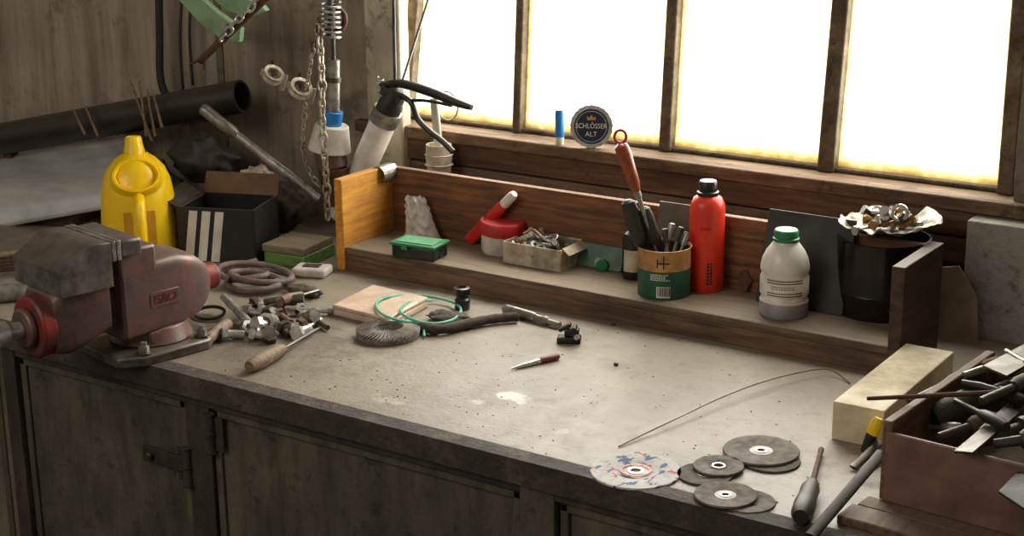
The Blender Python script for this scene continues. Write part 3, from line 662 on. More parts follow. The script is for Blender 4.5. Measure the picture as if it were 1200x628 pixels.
def patch(mb,wr,x0,x1,z0,z1,mt,n=6):
    for i in range(n):
        a=x0+(x1-x0)*i/n;b=x0+(x1-x0)*(i+1)/n; mb.add([wr(a,z0),wr(b,z0),wr(b,z1),wr(a,z1)],[(0,1,2,3)],mt)
mb=MB(); wr=wrap(rc+.0004)
patch(mb,wr,-.012,.010,.004,.022,m_paper); wr2=wrap(rc+.0008); x=-.010
while x<.008:
    w=random.choice((.0006,.001,.0014)); patch(mb,wr2,x,x+w,.007,.021,m_print,1); x+=w+random.choice((.0006,.001))
bars(mb,rc+.0005,-.022,.04,4,m_paper,.03); mk(mb,'label',root=tin,label='white barcode and small print',kind='stuff')
mb=MB(); patch(mb,wr,-.002,.0,.05,.072,m_print,1); patch(mb,wr,-.012,.008,.058,.0605,m_print,6); patch(mb,wr,-.012,-.010,.052,.066,m_print,1); mk(mb,'emblem',root=tin,label='dark printed emblem',kind='stuff')
for (x0,y0,x1,y1,rr,l) in((768,300,735,234,10,'screwdriver with thick worn black handle in tin'),(786,300,754,242,8.5,'file with dark grey plastic handle in tin')):
    a=up_at(q,x0,y0+30); b=up_at(q+V((-.006,.0,0)),x1,y1); a.z=q.z+.006
    tool_rod('screwdriver' if x0==768 else 'file',l,'hand tool',a,b,0,[('shaft',0,.5,[(0,.003),(1,.003)],m_steel,1),('handle',.45,1,[(0,.005),(.08,rr*k*.8),(.3,rr*k),(.8,rr*k),(.95,rr*k*.85),(1,rr*k*.4)],m_rub,.8)],group='tools in the tin')
q3=q+V((.012,0.004,0)); a=up_at(q3,786,330); a.z=q.z+.004; b=up_at(q3,727,168)
tr=tool_rod('scraper','long tool with varnished red-brown wooden handle in tin','hand tool',a,b,0,[('shaft',0,.66,[(0,.003),(.6,.0028),(1,.004)],m_steel,1),('ferrule',.64,.69,[(0,.0055),(1,.006)],m_steel,1),('handle',.68,1,[(0,.006),(.15,.0095),(.5,.0105),(.8,.012),(.95,.0105),(1,.005)],m_tuck,1)],group='tools in the tin')
c=up_at(q3,727,160); rot=face(c)
mb=MB(); mb.sweep([c+V((math.cos(rot)*math.cos(t_*.3)*.009,math.sin(rot)*math.cos(t_*.3)*.009,math.sin(t_*.3)*.010)) for t_ in range(21)],.0023,m_redlid,8,True); mk(mb,'hanging_ring',root=tr,wo=tr.location,label='red hanging ring')
for i,(x,y) in enumerate(((788,262),(798,266),(806,272),(779,268))):
    a=q+V((.008*i-.008,-.008+.006*(i%2),.004)); b=up_at(q,x,y)
    tool_rod('metal_punch','short steel punch standing in tin','punch',a,b,0,[('shaft',0,.8,[(0,.0028),(1,.0028)],m_steel,1),('head',.78,1,[(0,.005),(.9,.0052),(1,.004)],m_steeld if i%2 else m_steel,1)],group='tools in the tin')
q1=H(743,325); k=mpp(q1); b_=thing('small_bottle','small dark bottle with pale label behind tin','bottle',q1,rz=face(q1))
mb=MB(); mb.lathe([(0,0),(13*k,0),(14*k,.003),(14*k,46*k),(12*k,54*k),(6*k,58*k),(6*k,62*k),(0,62*k)],m_black,28); mk(mb,'bottle_body',root=b_)
mb=MB(); mb.lathe([(0,60*k),(7.5*k,60*k),(7.5*k,72*k),(0,72*k)],m_rub,20); mk(mb,'cap',root=b_)
mb=MB(); patch(mb,wrap(14.3*k),-.02,.02,.014,.05,m_cardb,10); mk(mb,'label',root=b_,label='pale paper label')
q1=H(827,338); k=mpp(q1); r1=20.5*k; rb=thing('spray_bottle','tall red plastic bottle with black cap','bottle',q1,rz=face(q1))
mb=MB(); mb.lathe([(0,.001),(r1*.93,0),(r1,.004),(r1,96*k),(r1*.96,103*k),(r1*.8,110*k),(r1*.5,114*k),(r1*.46,117*k),(0,117*k)],m_redb,48); mk(mb,'bottle_body',root=rb)
mb=MB(); mb.lathe([(0,113*k),(r1*.6,113*k),(r1*.62,114*k),(r1*.62,117*k),(r1*.52,118*k),(r1*.52,128*k),(r1*.46,130*k),(0,130*k)],m_black,32); mk(mb,'cap',root=rb)
mb=MB(); wr=wrap(r1+.0004)
for x0 in(.001,.006):
    z=.014
    while z<.05:
        l=random.uniform(.002,.005); mb.add([wr(x0,z),wr(x0+.0036,z),wr(x0+.0036,z+l),wr(x0,z+l)],[(0,1,2,3)],m_print); z+=l+.0012
bars(mb,r1+.0004,-.012,.105,2,m_print,.02,.001)
mk(mb,'label_print',root=rb,label='small dark vertical print',kind='stuff')
q1=H(918,367); k=mpp(q1); r1=28.5*k; wb=thing('plastic_bottle','stained translucent white plastic bottle with green cap','bottle',q1,rz=face(q1))
m_wb=mat('bottle_white_translucent',(240,236,226),(216,208,194),30,.35,0,.03,.05,dirt=.45,dc=(160,130,100))
m_liq=mat('bottle_lower_grey',(160,162,166),(140,140,142),30,.4,0,.03,.0,dirt=.3,dc=(120,100,85))
m_band=mat('bottle_brown_stripe',(132,92,66),(104,72,52),50,.6,0,.02,0)
mb=MB(); mb.lathe([(0,.001),(r1*.93,0),(r1,.004),(r1,18*k)],m_liq,48); mb.lathe([(r1,18*k),(r1*.94,20*k),(r1*.94,25*k),(r1,27*k),(r1,46*k),(r1*.95,49*k),(r1*.95,52*k),(r1*1.0,55*k),(r1*.99,60*k),(r1*.93,68*k),(r1*.78,77*k),(r1*.6,84*k),(r1*.5,88*k),(r1*.48,94*k),(0,94*k)],m_wb,48)
mk(mb,'bottle_body',root=wb)
mb=MB(); mb.lathe([(0,89*k),(r1*.54,89*k),(r1*.54,92*k),(r1*.5,93*k),(r1*.5,100*k),(r1*.45,102*k),(0,102*k)],m_green,32)
mk(mb,'cap',root=wb)
mb=MB()
for z in(28,31,43,46): patch(mb,wrap(r1*1.006),-.028,.03,z*k,(z+1.5)*k,m_band,12)
bars(mb,r1*1.006,-.02,39*k,2,m_band,.034,.0016); mk(mb,'label',root=wb,label='faded brown stripes and small print',kind='stuff')
# black can
q1=H(1031,363); k=mpp(q1); r1=53*k; hc=90*k; bc=thing('paint_can','large glossy black grimy open tin can','can',q1)
m_bc=mat('can_black_grimy',(36,32,28),(24,21,19),14,.22,.3,.05,.05,dirt=.45,dc=(66,48,34),st=(2,2,.6))
mb=MB(); mb.lathe([(0,.002),(r1*.97,0),(r1,.003),(r1,hc*.3),(r1*1.008,hc*.31),(r1,hc*.32),(r1,hc-.004),(r1*1.02,hc),(r1*.97,hc),(r1*.96,hc-.02),(0,hc-.02)],m_bc,48); mk(mb,'can_body',root=bc)
m_bag=mat('crinkled_foil_bag',(170,160,144),(104,96,84),25,.3,.4,.35,.0,dirt=.4,dc=(66,54,42))
q2=q1+Z*(hc+.001)
mb=MB(); vs=[];fs=[]; nr,ns=9,80
for i in range(nr):
    t=i/(nr-1)
    for j in range(ns):
        a=2*math.pi*j/ns
        w_=noise.noise(V((math.cos(a)*2.4,math.sin(a)*2.4,t*2.5)))
        r_=r1*(.25+t*.72+.12*w_*t); z=.010+(t**2.2)*.010+.016*t*noise.noise(V((math.cos(a)*3.3,math.sin(a)*3.3,5+t*2)))
        if math.cos(a-.3)>.75: r_*=1+.16*t; z+=.010*t
        vs.append(V((r_*math.cos(a),r_*.92*math.sin(a),max(z,.002))))
for i in range(nr-1):
    for j in range(ns): l=(j+1)%ns; fs.append((i*ns+j,i*ns+l,(i+1)*ns+l,(i+1)*ns+j))
fs.append(tuple(reversed(range(ns))))
mb.add(vs,fs,m_bag)
o=mk(mb,'foil_bag',loc=q2,label='crinkled grey foil bag stuffed on black can',cat='bag',ang=50); sm=o.modifiers.new('s','SOLIDIFY'); sm.thickness=.0012
def bolt(name,label,P,rot,L=.022,r=.0032,mt=None,group=None):
    mt=mt or m_steel; root=thing(name,label,'bolt',P,rot=rot,group=group)
    b1=MB(); b1.cyl((0,0,0),(0,0,L),r,mt,seg=12); mk(b1,'shank',root=root)
    b2=MB(); b2.cyl((0,0,L),(0,0,L+r*1.3),r*1.8,mt,seg=6); mk(b2,'head',root=root)
    return root
random.seed(23)
for i in range(22):
    a=random.uniform(0,6.28); rr=random.uniform(0,.036); p=q2+V((rr*math.cos(a),rr*math.sin(a),.016+.016*(1-rr/.036)*random.random()))
    bolt('bolt','steel bolt resting on the foil bag',p,(random.uniform(.9,1.6),random.uniform(-.6,.6),random.uniform(0,6)),.022,.0042,random.choice((m_steel,m_bright,m_brass,m_steeld)),'bolts on the foil bag')
p=q2+V((.026,-.01,.040)); mb=MB(); mb.sweep([p+V((math.cos(i*.35)*.011,math.sin(i*.35)*.004,math.sin(i*.35)*.010)) for i in range(18)],.003,m_bright,8,True); mk(mb,'metal_ring',wo=p,label='bright steel ring lying on foil bag',cat='ring')
p=q2+V((-.012,-.004,.038)); mb=MB(); mb.sweep([p+V((math.cos(i*.35)*.010,math.sin(i*.35)*.008,.002*math.sin(i*.35))) for i in range(18)],.0032,m_bright,8,True); mk(mb,'metal_ring',wo=p,label='thick steel ring lying flat on foil bag',cat='ring')
def leanpanel(name,label,cat,pts,y0,y1,z1,th,mt):
    xa,xb=pts; zb=Z0+hS+.0015
    m_=MB()
    b4=[V((xa,y0,zb)),V((xb,y0,zb)),V((xb,y0+th,zb)),V((xa,y0+th,zb))]
    t4=[V((xa,y1,zb+z1)),V((xb,y1,zb+z1)),V((xb,y1+th,zb+z1)),V((xa,y1+th,zb+z1))]
    m_.hexa(b4,t4,mt); return mk(m_,name,wo=V(((xa+xb)/2,y0,zb)),label=label,cat=cat,bevel=.0008)
yl=yB-.05
x0=WY(890,300,yl).x; x1=WY(992,320,yl).x
m_dp=mat('dark_slate_sheet',(46,41,37),(36,32,29),15,.6,.0,.05,.0)
leanpanel('slate_sheet','near-black flat sheet leaning on the backboard','sheet',(x0,x1),yl-.01,yB-.020,.138,.003,m_dp)
x0=WY(762,260,yl).x; x1=WY(806,260,yl).x
leanpanel('glass_plate','grey-brown plate leaning on the backboard','plate',(x0,x1),yl+.01,yB-.02,.125,.003,mat('grey_glass_plate',(112,106,92),(84,78,66),15,.4,.0,.05,.0))
x0=WY(655,300,yl).x; x1=WY(722,300,yl).x
leanpanel('metal_offcut','dull green metal plate leaning on the backboard','metal sheet',(x0,x1),yB-.036,yB-.019,.036,.002,mat('dull_green_sheet',(84,112,90),(60,84,66),20,.5,.1,.2,.1))
for (x,y,s_,sd) in((872,340,.022,2),(884,335,.028,5),(868,325,.018,8)):
    p=H(x,y+3); random.seed(sd); ol=[(math.cos(a)*s_*random.uniform(.55,1.0)*.6,s_*.8+math.sin(a)*s_*random.uniform(.7,1.0)) for a in [i*.57 for i in range(11)]]
    mz=min(o_[1] for o_ in ol); ol=[(a_,b_2-mz) for a_,b_2 in ol]
    mb=MB(); mb.prism(ol,-.001,.001,m_rust,Matrix.Rotation(math.radians(72),4,'X')); mk(mb,'rusted_plate',loc=p,rz=face(p),label='ragged rusted plate fragment propped on shelf',cat='metal scrap',group='rusted fragments on the shelf')
random.seed(11)
# carton
q1=H(636,307); k=mpp(q1); cx=thing('carton','small open greyish cardboard tray full of hardware','box',q1,rz=.0)
w,d,h=.112,.068,.036
mb=MB()
for c,s_ in(((0,0,.001),(w,d,.002)),((0,-d/2,h/2),(w,.0025,h)),((0,d/2,h/2+.002),(w,.0025,h+.004)),((-w/2,0,h/2),(.0025,d,h)),((w/2,0,h/2),(.0025,d,h))): mb.box(c,s_,m_cardb)
mk(mb,'carton_body',root=cx)
mb=MB(); mb.box((w/2+.008,-.0,h-.003),(.018,d*.85,.002),m_cardb,Matrix.Rotation(.6,3,'Y')); mk(mb,'flap',root=cx)
for i in range(44):
    p=q1+V((random.uniform(-.045,.045),random.uniform(-.024,.024),.014+random.uniform(0,.026)))
    if i%4==2:
        m_=MB(); Tm=Matrix.Rotation(random.uniform(0,1.2),4,'X')@Matrix.Rotation(random.uniform(0,1),4,'Y'); m_.lathe([(.004,-.001),(.009,-.001),(.009,.001),(.004,.001),(.004,-.001)],m_bright,20,Tm); mk(m_,'washer',loc=p,label='steel washer in the cardboard tray',cat='washer',group='hardware in the carton')
    else: bolt('bolt','small bolt in the cardboard tray',p,(random.uniform(.9,1.8),random.uniform(-.4,.4),random.uniform(0,6.2)),random.uniform(.016,.028),.0028,random.choice((m_steel,m_steeld,m_brass,m_bright)),'hardware in the carton')
p=q1+V((.012,0,.045)); mb=MB(); mb.sweep([p+V((math.cos(i*.3)*.016,math.sin(i*.3)*.012,.004*math.sin(i*.6))) for i in range(21)],.0022,m_bright,8,True); mk(mb,'wire_loop',wo=p,label='bright wire loop lying on hardware tray',cat='ring')
p=q1+V((-.018,.0,.044)); mb=MB(); mb.sweep(smoothpts([p+V(v_) for v_ in((-.02,0,0),(-.005,.004,.008),(.01,0,.004),(.022,-.006,0))],5),.0026,m_brass,8); mk(mb,'bent_pin',wo=p,label='bent brass pin lying on hardware tray',cat='pin')
# jar
q1=H(589,294); k=mpp(q1); j=thing('jar','short white plastic jar with red screw lid','jar',q1,rot=(.04,0.05,0))
mb=MB(); mb.lathe([(0,0),(23*k,0),(25*k,.004),(25*k,26*k),(0,26*k)],m_white,40); mk(mb,'jar_body',root=j)
mb=MB(); mb.lathe([(0,24*k),(27*k,24*k),(27.5*k,25*k),(27.5*k,37*k),(26*k,39*k),(22*k,39*k),(21*k,38*k),(0,38*k)],m_redlid,48); mk(mb,'lid',root=j)
# glue tube
a=H(549,286)+Z*.006; yb_=min(a.y+.03,yB-.03)
b=WY(603,227,yb_)
gt_=thing('glue_tube','slim squeezed red glue tube with white cap','tube',a)
mb=MB(); mb.rod(a,a.lerp(b,.34),[(0,.010),(.3,.0112),(1,.0108)],m_red,20,.4); mk(mb,'tube_end',root=gt_,wo=a)
mb=MB(); mb.rod(a.lerp(b,.33),a.lerp(b,.5),[(0,.0108),(1,.0108)],m_black,20,.55); mk(mb,'print_band',root=gt_,wo=a,label='black printed band')
mb=MB(); mb.rod(a.lerp(b,.49),a.lerp(b,.78),[(0,.0108),(.8,.0108),(1,.007)],m_red,20,.75); mk(mb,'tube_body',root=gt_,wo=a)
mb=MB(); mb.rod(a.lerp(b,.77),b,[(0,.0075),(.1,.009),(.8,.0085),(1,.006)],m_paper,20); mk(mb,'cap',root=gt_,wo=a,label='white cap')
# green box
q1=H(492,300); gb_=thing('small_case','small plastic case with green lid','plastic box',q1,rz=.12)
mb=MB(); mb.box((0,0,.011),(.082,.05,.022),mat('dark_green_plastic',(24,42,34),(18,32,26),30,.28,0,.02,.05)); mk(mb,'case_body',root=gb_,bevel=.003)
m_glid=mat('pale_green_lid',(120,184,144),(92,158,118),25,.25,0,.02,.05,dirt=.1)
mb=MB(); mb.box((0,0,.0245),(.088,.056,.005),m_green); mb.box((-.014,-.028,.02),(.012,.003,.008),m_green); mk(mb,'lid',root=gb_,bevel=.002)
mb=MB(); mb.box((0,0,.0278),(.07,.04,.0018),m_glid); mk(mb,'lid_window',root=gb_,bevel=.0005,label='pale translucent lid inset')
# plastic bag
q1=H(496,282); q1.y=min(q1.y,yB-.045); mb=MB()
m_pb=mat('clear_bag',(236,230,222),(214,206,196),50,.2,0,.1,0,dirt=.05,alpha=.62)
vs=[];fs=[];nu,nv=26,30
for sd_ in(0,1):
    for i in range(nv):
        t=i/(nv-1)
        for j in range(nu):
            s_=j/(nu-1)*2-1
            wd=.032*(1-.5*t)+.006*noise.noise(V((t*6,sd_,3)))
            th_=.015*math.sqrt(max(0,1-s_*s_))*(1-t*.7)+.010*noise.noise(V((s_*3,t*6,sd_*7)))*(1-abs(s_)**3)
            vs.append(V((s_*wd-.018*t,(th_ if sd_ else -th_)+.02*t,t*.074+.008*noise.noise(V((s_*3,t,1)))*t)))
    o_=sd_*nu*nv
    for i in range(nv-1):
        for j in range(nu-1): fs.append((o_+i*nu+j,o_+i*nu+j+1,o_+(i+1)*nu+j+1,o_+(i+1)*nu+j))
mb.add(vs,fs,m_pb); mk(mb,'plastic_bag',loc=q1+Z*.001,rz=.4,label='crumpled clear plastic bag behind green case',cat='bag',ang=60)
# mint tube
a=H(689,286)+Z*.0095; b=H(705,317)+Z*.0095; gt2=thing('marker_tube','pale green tube lying on the shelf','tube',a-Z*.0095)
mb=MB(); mb.rod(a,b,[(0,.007),(.05,.0092),(1,.0092)],mat('mint_plastic',(176,220,190),(150,196,166),30,.4,0,.03,.0),24); mk(mb,'tube_body',root=gt2,wo=a-Z*.0095)
mb=MB(); mb.rod(b,b+(b-a).normalized()*.006,[(0,.0096),(1,.009)],m_green,24); mk(mb,'cap',root=gt2,wo=a-Z*.0095)
# scrap board by pier
mb=MB(); x0=WY(1088,400,yW-.08).x; x1=WY(1132,400,yW-.08).x
ol=[(x0-.03,Z0),(x1+.02,Z0),(x1+.01,Z0+.07),(x0+.035,Z0+.112),(x0-.02,Z0+.1)]
mb.add([V((x,yW-.085+(z-Z0)*.15,z)) for x,z in ol]+[V((x,yW-.082+(z-Z0)*.15,z)) for x,z in ol],[tuple(range(5)),tuple(reversed(range(5,10)))]+[(i,5+i,5+(i+1)%5,(i+1)%5) for i in range(5)],mat('beige_board',(160,142,118),(130,112,92),20,.8,0,.1,.1))
mk(mb,'scrap_board',wo=V((x0,yW-.085,Z0)),label='beige offcut board leaning against the pier',cat='board')
# ================================================================ BENCH ITEMS
def disc(cx,cy,wpx,h0,label,mt,mc,hole=.18,lab=.42,mr=None):
    p=S(cx,cy,h0); k=mpp(p); R=wpx/2*k; p.z=Z0+h0
    root=thing('grinding_disc',label,'grinding disc',p,rz=random.uniform(0,6),group='grinding discs on the bench')
    m_=MB(); m_.lathe([(R*hole,.0),(R*.98,0),(R,.001),(R*.98,.0028),(R*.5,.0028),(R*.42,.0012),(R*hole,.0012),(R*hole,0)],mt,56); mk(m_,'abrasive_wheel',root=root)
    m_=MB(); m_.lathe([(R*hole*1.02,.0014),(R*lab*.95,.0016)],mc,40); mk(m_,'centre_label',root=root)
    if mr: m_=MB(); m_.lathe([(R*lab*.95,.0030),(R*lab*1.12,.0031)],mr,40); mk(m_,'label_ring',root=root,label='red printed ring')
    m_=MB(); m_.lathe([(R*hole*.9,.0005),(R*hole*.9,.0024),(R*(hole+.05),.0024),(R*(hole+.05),.0012)],m_bright,32); mk(m_,'arbor_ring',root=root)
    return root,R
m_abr=mat('abrasive_grey',(132,125,116),(100,94,87),90,.85,0,.4,.15,dirt=.3)
m_abr2=mat('abrasive_dark',(92,86,80),(66,62,57),90,.85,0,.4,.15,dirt=.3)
m_abr3=mat('abrasive_pale',(176,168,158),(136,128,120),70,.85,0,.3,.15,dirt=.3)
def bluedisc():
    m,nt,b=newmat('disc_blue_print'); v=coords(nt,(1,2.2,1)); n1=noi(nt,v,34,3,.5)
    n2=noi(nt,coords(nt,(2.4,1,1)),44,3,.5)
    col=ramp(nt,n1,[(.40,lin((46,74,128))),(.43,lin((188,188,186))),(.6,lin((198,194,188)))])
    col=mixc(nt,ramp(nt,n2,[(.60,BW[0]),(.63,(.9,.9,.9,1))]),col,lin((186,66,58)))
    n3=noi(nt,coords(nt),80,8,.8); col=mixc(nt,ramp(nt,n3,[(.5,BW[0]),(.65,(.6,.6,.6,1))]),col,lin((128,120,110)))
    nt.links.new(col,b.inputs['Base Color']); b.inputs['Roughness'].default_value=.7; return m
disc(745,553,108,0,'white and blue printed cutting disc with worn label',bluedisc(),m_paper,.13,.30,m_red)
disc(826,557,66,0,'plain dark grey grinding disc lying flat',m_abr2,m_abr,.22,.4)
disc(842,547,60,.0032,'plain grey grinding disc stacked on another',m_abr,m_abr2,.22,.4)
disc(903,541,70,0,'dark grinding disc partly covered by another',m_abr2,m_abr,.2,.4)
disc(892,529,90,.0032,'grey grinding disc with white centre label',m_abr,m_paper,.12,.32)
disc(876,589,66,0,'grey grinding disc under a labelled one',m_abr,m_abr2,.18,.4)
disc(850,581,74,.0032,'small grey grinding disc with white centre label',m_abr,m_paper,.14,.36)
p=S(455,394); k=mpp(p); R=38*k
fd=thing('flap_disc','thick grey abrasive flap disc with overlapping flaps','flap disc',p)
mb=MB()
for i in range(46):
    a=2*math.pi*i/46; M_=Matrix.Rotation(a,4,'Z')@Matrix.Translation((R*.73,0,.0125))@Matrix.Rotation(.6,4,'X')@Matrix.Rotation(.16,4,'Y')
    mb.box((0,0,0),(R*.52,.0088,.0013),m_abr3,T=M_)
mk(mb,'flaps',root=fd,smooth=False,kind='stuff')
mb=MB(); mb.lathe([(R*.22,.001),(R*.96,.001),(R*.98,.008),(R*.5,.011),(R*.4,.005),(R*.22,.005),(R*.22,.001)],m_abr,48); mk(mb,'backing',root=fd)
pts=[(497,394),(494,380),(470,376),(448,368),(441,356),(455,348),(490,346),(525,352),(540,362),(532,374),(510,379),(488,376),(470,366),(478,355),(505,352)]
hs=[.004,.012,.018,.022,.022,.020,.014,.008,.012,.014,.016,.018,.02,.018,.01]
mb=MB(); mb.sweep(smoothpts([S(x,y,h_) for (x,y),h_ in zip(pts,hs)],6),.0023,m_wire,8); mk(mb,'wire_coil',wo=S(490,360),label='loose loop of mint green insulated wire',cat='wire')
ht=.018
A=S(389,357,ht);B=S(437,333,ht);C=S(455,373,ht)
cc=thing('plastic_case','flat cloudy pinkish plastic storage case on bench','plastic case',A-Z*ht)
D=B+(C-A)
mb=MB(); mb.hexa([p_-Z*ht for p_ in(A,C,D,B)],[p_-Z*.0065 for p_ in(A,C,D,B)],m_clear); mk(mb,'case_base',root=cc,wo=cc.location,bevel=.003)
mb=MB(); mb.hexa([p_-Z*.006 for p_ in(A,C,D,B)],[A,C,D,B],m_clear); mk(mb,'lid',root=cc,wo=cc.location,bevel=.002)
pts=[(492,383),(515,386),(545,380),(575,374),(606,371)]
mb=MB(); P=smoothpts([S(x,y,.009) for x,y in pts],6); rr=[min(.0088,.007+.005*abs(noise.noise(V((i*.35,0,0))))) for i in range(len(P))]
mb.sweep(P,rr,m_rag,12); mk(mb,'leather_roll',wo=P[0]-Z*.009,label='rolled dark brown leather glove lying on bench',cat='leather roll')
c=S(528,378,0); mb=MB(); mb.lump((0,0,.008),(.04,.02,.009),m_rag,.2,2.4,36,seed=14,flat=-.008); mk(mb,'rag',loc=c,label='flattened dark rag under the green wire',cat='rag',ang=70)
p=S(542,362); k=mpp(p); s1=thing('socket','upright black impact socket','socket',p)
mb=MB(); mb.lathe([(0,0),(8.5*k,0),(9*k,2*k),(9*k,12*k),(7*k,14*k),(7*k,17*k),(9.5*k,19*k),(9.5*k,26*k),(6*k,27*k),(5*k,22*k),(0,22*k)],m_black,28); mk(mb,'socket_body',root=s1)
a=S(594,362,.008);b=S(628,372,.008);c=S(656,381,.006)
pf=thing('pipe_fitting','short grey threaded pipe fitting','pipe fitting',a-Z*.008)
mb=MB(); mb.rod(a,b,[(0,.0075),(.1,.008),(.9,.008),(1,.007)],m_steel,24); mk(mb,'fitting_body',root=pf,wo=pf.location)
mb=MB(); mb.rod(b,c,[(0,.006),(.3,.006),(.35,.0075),(.5,.0075),(.55,.005),(1,.005)],m_steel,24); mk(mb,'nipple',root=pf,wo=pf.location)
mb=MB(); mb.rod(a-(b-a).normalized()*.004,a,[(0,.0085),(1,.0085)],m_steel,6); mk(mb,'nut',root=pf,wo=pf.location)
p=S(667,401); cl=thing('spring_clamp','small black plastic clamp standing on bench','clamp',p,rz=.45)
mb=MB(); mb.box((0,0,.005),(.036,.02,.010),m_black); mb.box((.004,.002,.016),(.022,.016,.012),m_black); mk(mb,'clamp_body',root=cl,bevel=.002)
mb=MB(); mb.box((-.006,0,.024),(.02,.012,.006),m_black,Matrix.Rotation(-.5,3,'Y')); mb.cyl((.008,-.01,.022),(.008,.012,.022),.004,m_black); mk(mb,'lever',root=cl,bevel=.001)
mb=MB(); mb.cyl((.012,-.012,.012),(.012,-.009,.012),.004,m_bright); mk(mb,'screw',root=cl)
a=S(599,432,.0025);b=S(655,417,.005)
tool_rod('centre_punch','small pointed steel punch with dark red grip','punch',a,b,0,[('tip',0,.62,[(0,.0008),(.3,.003),(1,.0042)],m_bright,1),('grip',.6,1,[(0,.0048),(.1,.0054),(.85,.0054),(1,.0035)],mat('dark_red_grip',(132,44,44),(96,34,34),60,.45,.0,.1,.1),1)])
pts=[(725,523),(762,505),(800,487),(840,468),(880,452),(920,440),(955,433),(972,433),(985,440),(996,449)]
mb=MB(); mb.sweep(smoothpts([S(x,y,.0014+.01*math.sin(i/9*3.14)) for i,(x,y) in enumerate(pts)],6),.0011,m_steeld,6); mk(mb,'steel_wire',wo=S(725,523),label='long thin curved steel wire lying on bench',cat='wire')
for (x,y) in((719,381),(722,428)):
    p=S(x,y); mb=MB(); mb.lump((0,0,.002),(.004,.003,.002),m_rust,.3,3,10,flat=-.002); mk(mb,'metal_crumb',loc=p,label='tiny rusty metal crumb on bench',cat='crumb',group='crumbs on the bench')
a=S(938,606,.013);b=S(952,566,.012);c=S(963,524,.006)
sd=thing('screwdriver','screwdriver with grey rubber handle and brown shaft','screwdriver',a-Z*.013)
mb=MB(); mb.rod(a,b,[(0,.009),(.1,.0125),(.35,.013),(.6,.011),(.8,.0115),(1,.007)],m_rub,24); mk(mb,'handle',root=sd,wo=sd.location)
mb=MB(); mb.rod(b,c,[(0,.0035),(.8,.003),(.93,.0038),(1,.001)],m_rust,14); mk(mb,'shaft',root=sd,wo=sd.location)
# beam
m_beam=mat('beam_cream',(228,216,184),(200,184,150),16,.7,0,.15,.1,(1.5,1.5,1.5),.6,(132,104,72))
hb=.052
A=S(976,470,hb);B=S(1062,402,hb);C=S(1032,486,hb)
n_=(B-A).cross(Z).normalized(); wdt=max((C-A).dot(n_),.05); C=A+n_*wdt
obox('wood_beam','cream painted short wooden beam, worn and scuffed','wood beam',A,B,C,hb,m_beam,.0015)
# crate
m_cr=mat('crate_pinkish_brown',(140,104,88),(110,82,70),20,.5,.05,.1,.15,dirt=.4)
m_crw=wood('crate_wood',(132,102,76),(90,68,50),1)
base=S(1035,586,.012); base.z=Z0+.012
crx=thing('tool_crate','low open pinkish-brown crate holding loose tools','crate',base,rz=math.radians(-4))
w,d,h=.3,.30,.086
mb=MB(); mb.box((w/2,0,h/2),(w,.006,h),m_cr); mb.box((w,d/2,h/2),(.008,d,h),m_crw); mb.box((w/2,d,h/2),(w,.008,h),m_crw); mb.box((w/2,d/2,.003),(w,d,.006),m_crw)
mk(mb,'crate_body',root=crx,bevel=.002)
mb=MB(); mb.box((0,d/2,h/2+.006),(.012,d,h+.012),m_crw); mk(mb,'side_board',root=crx,bevel=.002)
for yy in(-.012,d*.9):
    mb=MB(); mb.box((w/2,yy,-.006),(w+.04,.03,.012),m_crw); mk(mb,'skid_board',root=crx,bevel=.002)
top=.012+h
tool_rod('steel_rod','thin dark rod lying across the crate','rod',S(1016,467,top+.018),S(1168,460,top+.026),0,[('shaft',0,1,[(0,.0024),(1,.0034)],m_rust,1)])
tool_rod('mallet','black rubber mallet head lying in crate','mallet',S(1092,492,top-.02),S(1165,462,top-.0),0,[('head',0,.75,[(0,.016),(.1,.02),(.9,.02),(1,.017)],m_blackd,1),('handle',.74,1.3,[(0,.012),(1,.010)],m_rub,1)])
def blade(name,label,pts,h0,h1,mt,th=.003):
    n=len(pts); P=[S(x,y,h0+(h1-h0)*i/(max(n-1,1))) for i,(x,y) in enumerate(pts)]
    m_=MB(); m_.add(P+[p_-Z*th for p_ in P],[tuple(range(n)),tuple(reversed(range(n,2*n)))]+[(i,n+i,n+(i+1)%n,(i+1)%n) for i in range(n)],mt)
    return mk(m_,name,wo=P[0],label=label,cat='metal strip',bevel=.0006)
blade('putty_knife','dark steel blade lying on the crate edge',[(1118,528),(1180,475),(1196,482),(1140,530)],top+.006,top+.012,m_steeld)
blade('steel_plate','wide grey steel plate lying in crate',[(1152,428),(1215,395),(1225,415),(1180,440)],top+.03,top+.04,m_steeld)
blade('angle_iron','black angled steel piece in the crate',[(1170,575),(1215,530),(1225,560),(1200,595)],top-.01,top+.0,m_blackd)
tool_rod('pliers','black handled pliers lying in the crate','pliers',S(1128,450,top+.015),S(1205,468,top+.02),0,[('handle',0,.6,[(0,.006),(.5,.008),(1,.006)],m_black,.7),('jaw',.58,1,[(0,.009),(.4,.011),(1,.005)],m_steeld,.6)])
tool_rod('chisel','steel cold chisel lying in the crate','chisel',S(1060,492,top-.02),S(1105,470,top-.01),0,[('shaft',0,1,[(0,.006),(.8,.008),(1,.009)],m_rust,.8)])
tool_rod('hammer','dark hammer handle sticking out of crate','hammer',S(1140,520,top-.0),S(1222,495,top+.01),0,[('handle',0,.7,[(0,.007),(1,.009)],m_rub,.8),('head',.68,1,[(0,.014),(1,.014)],m_steeld,1)])
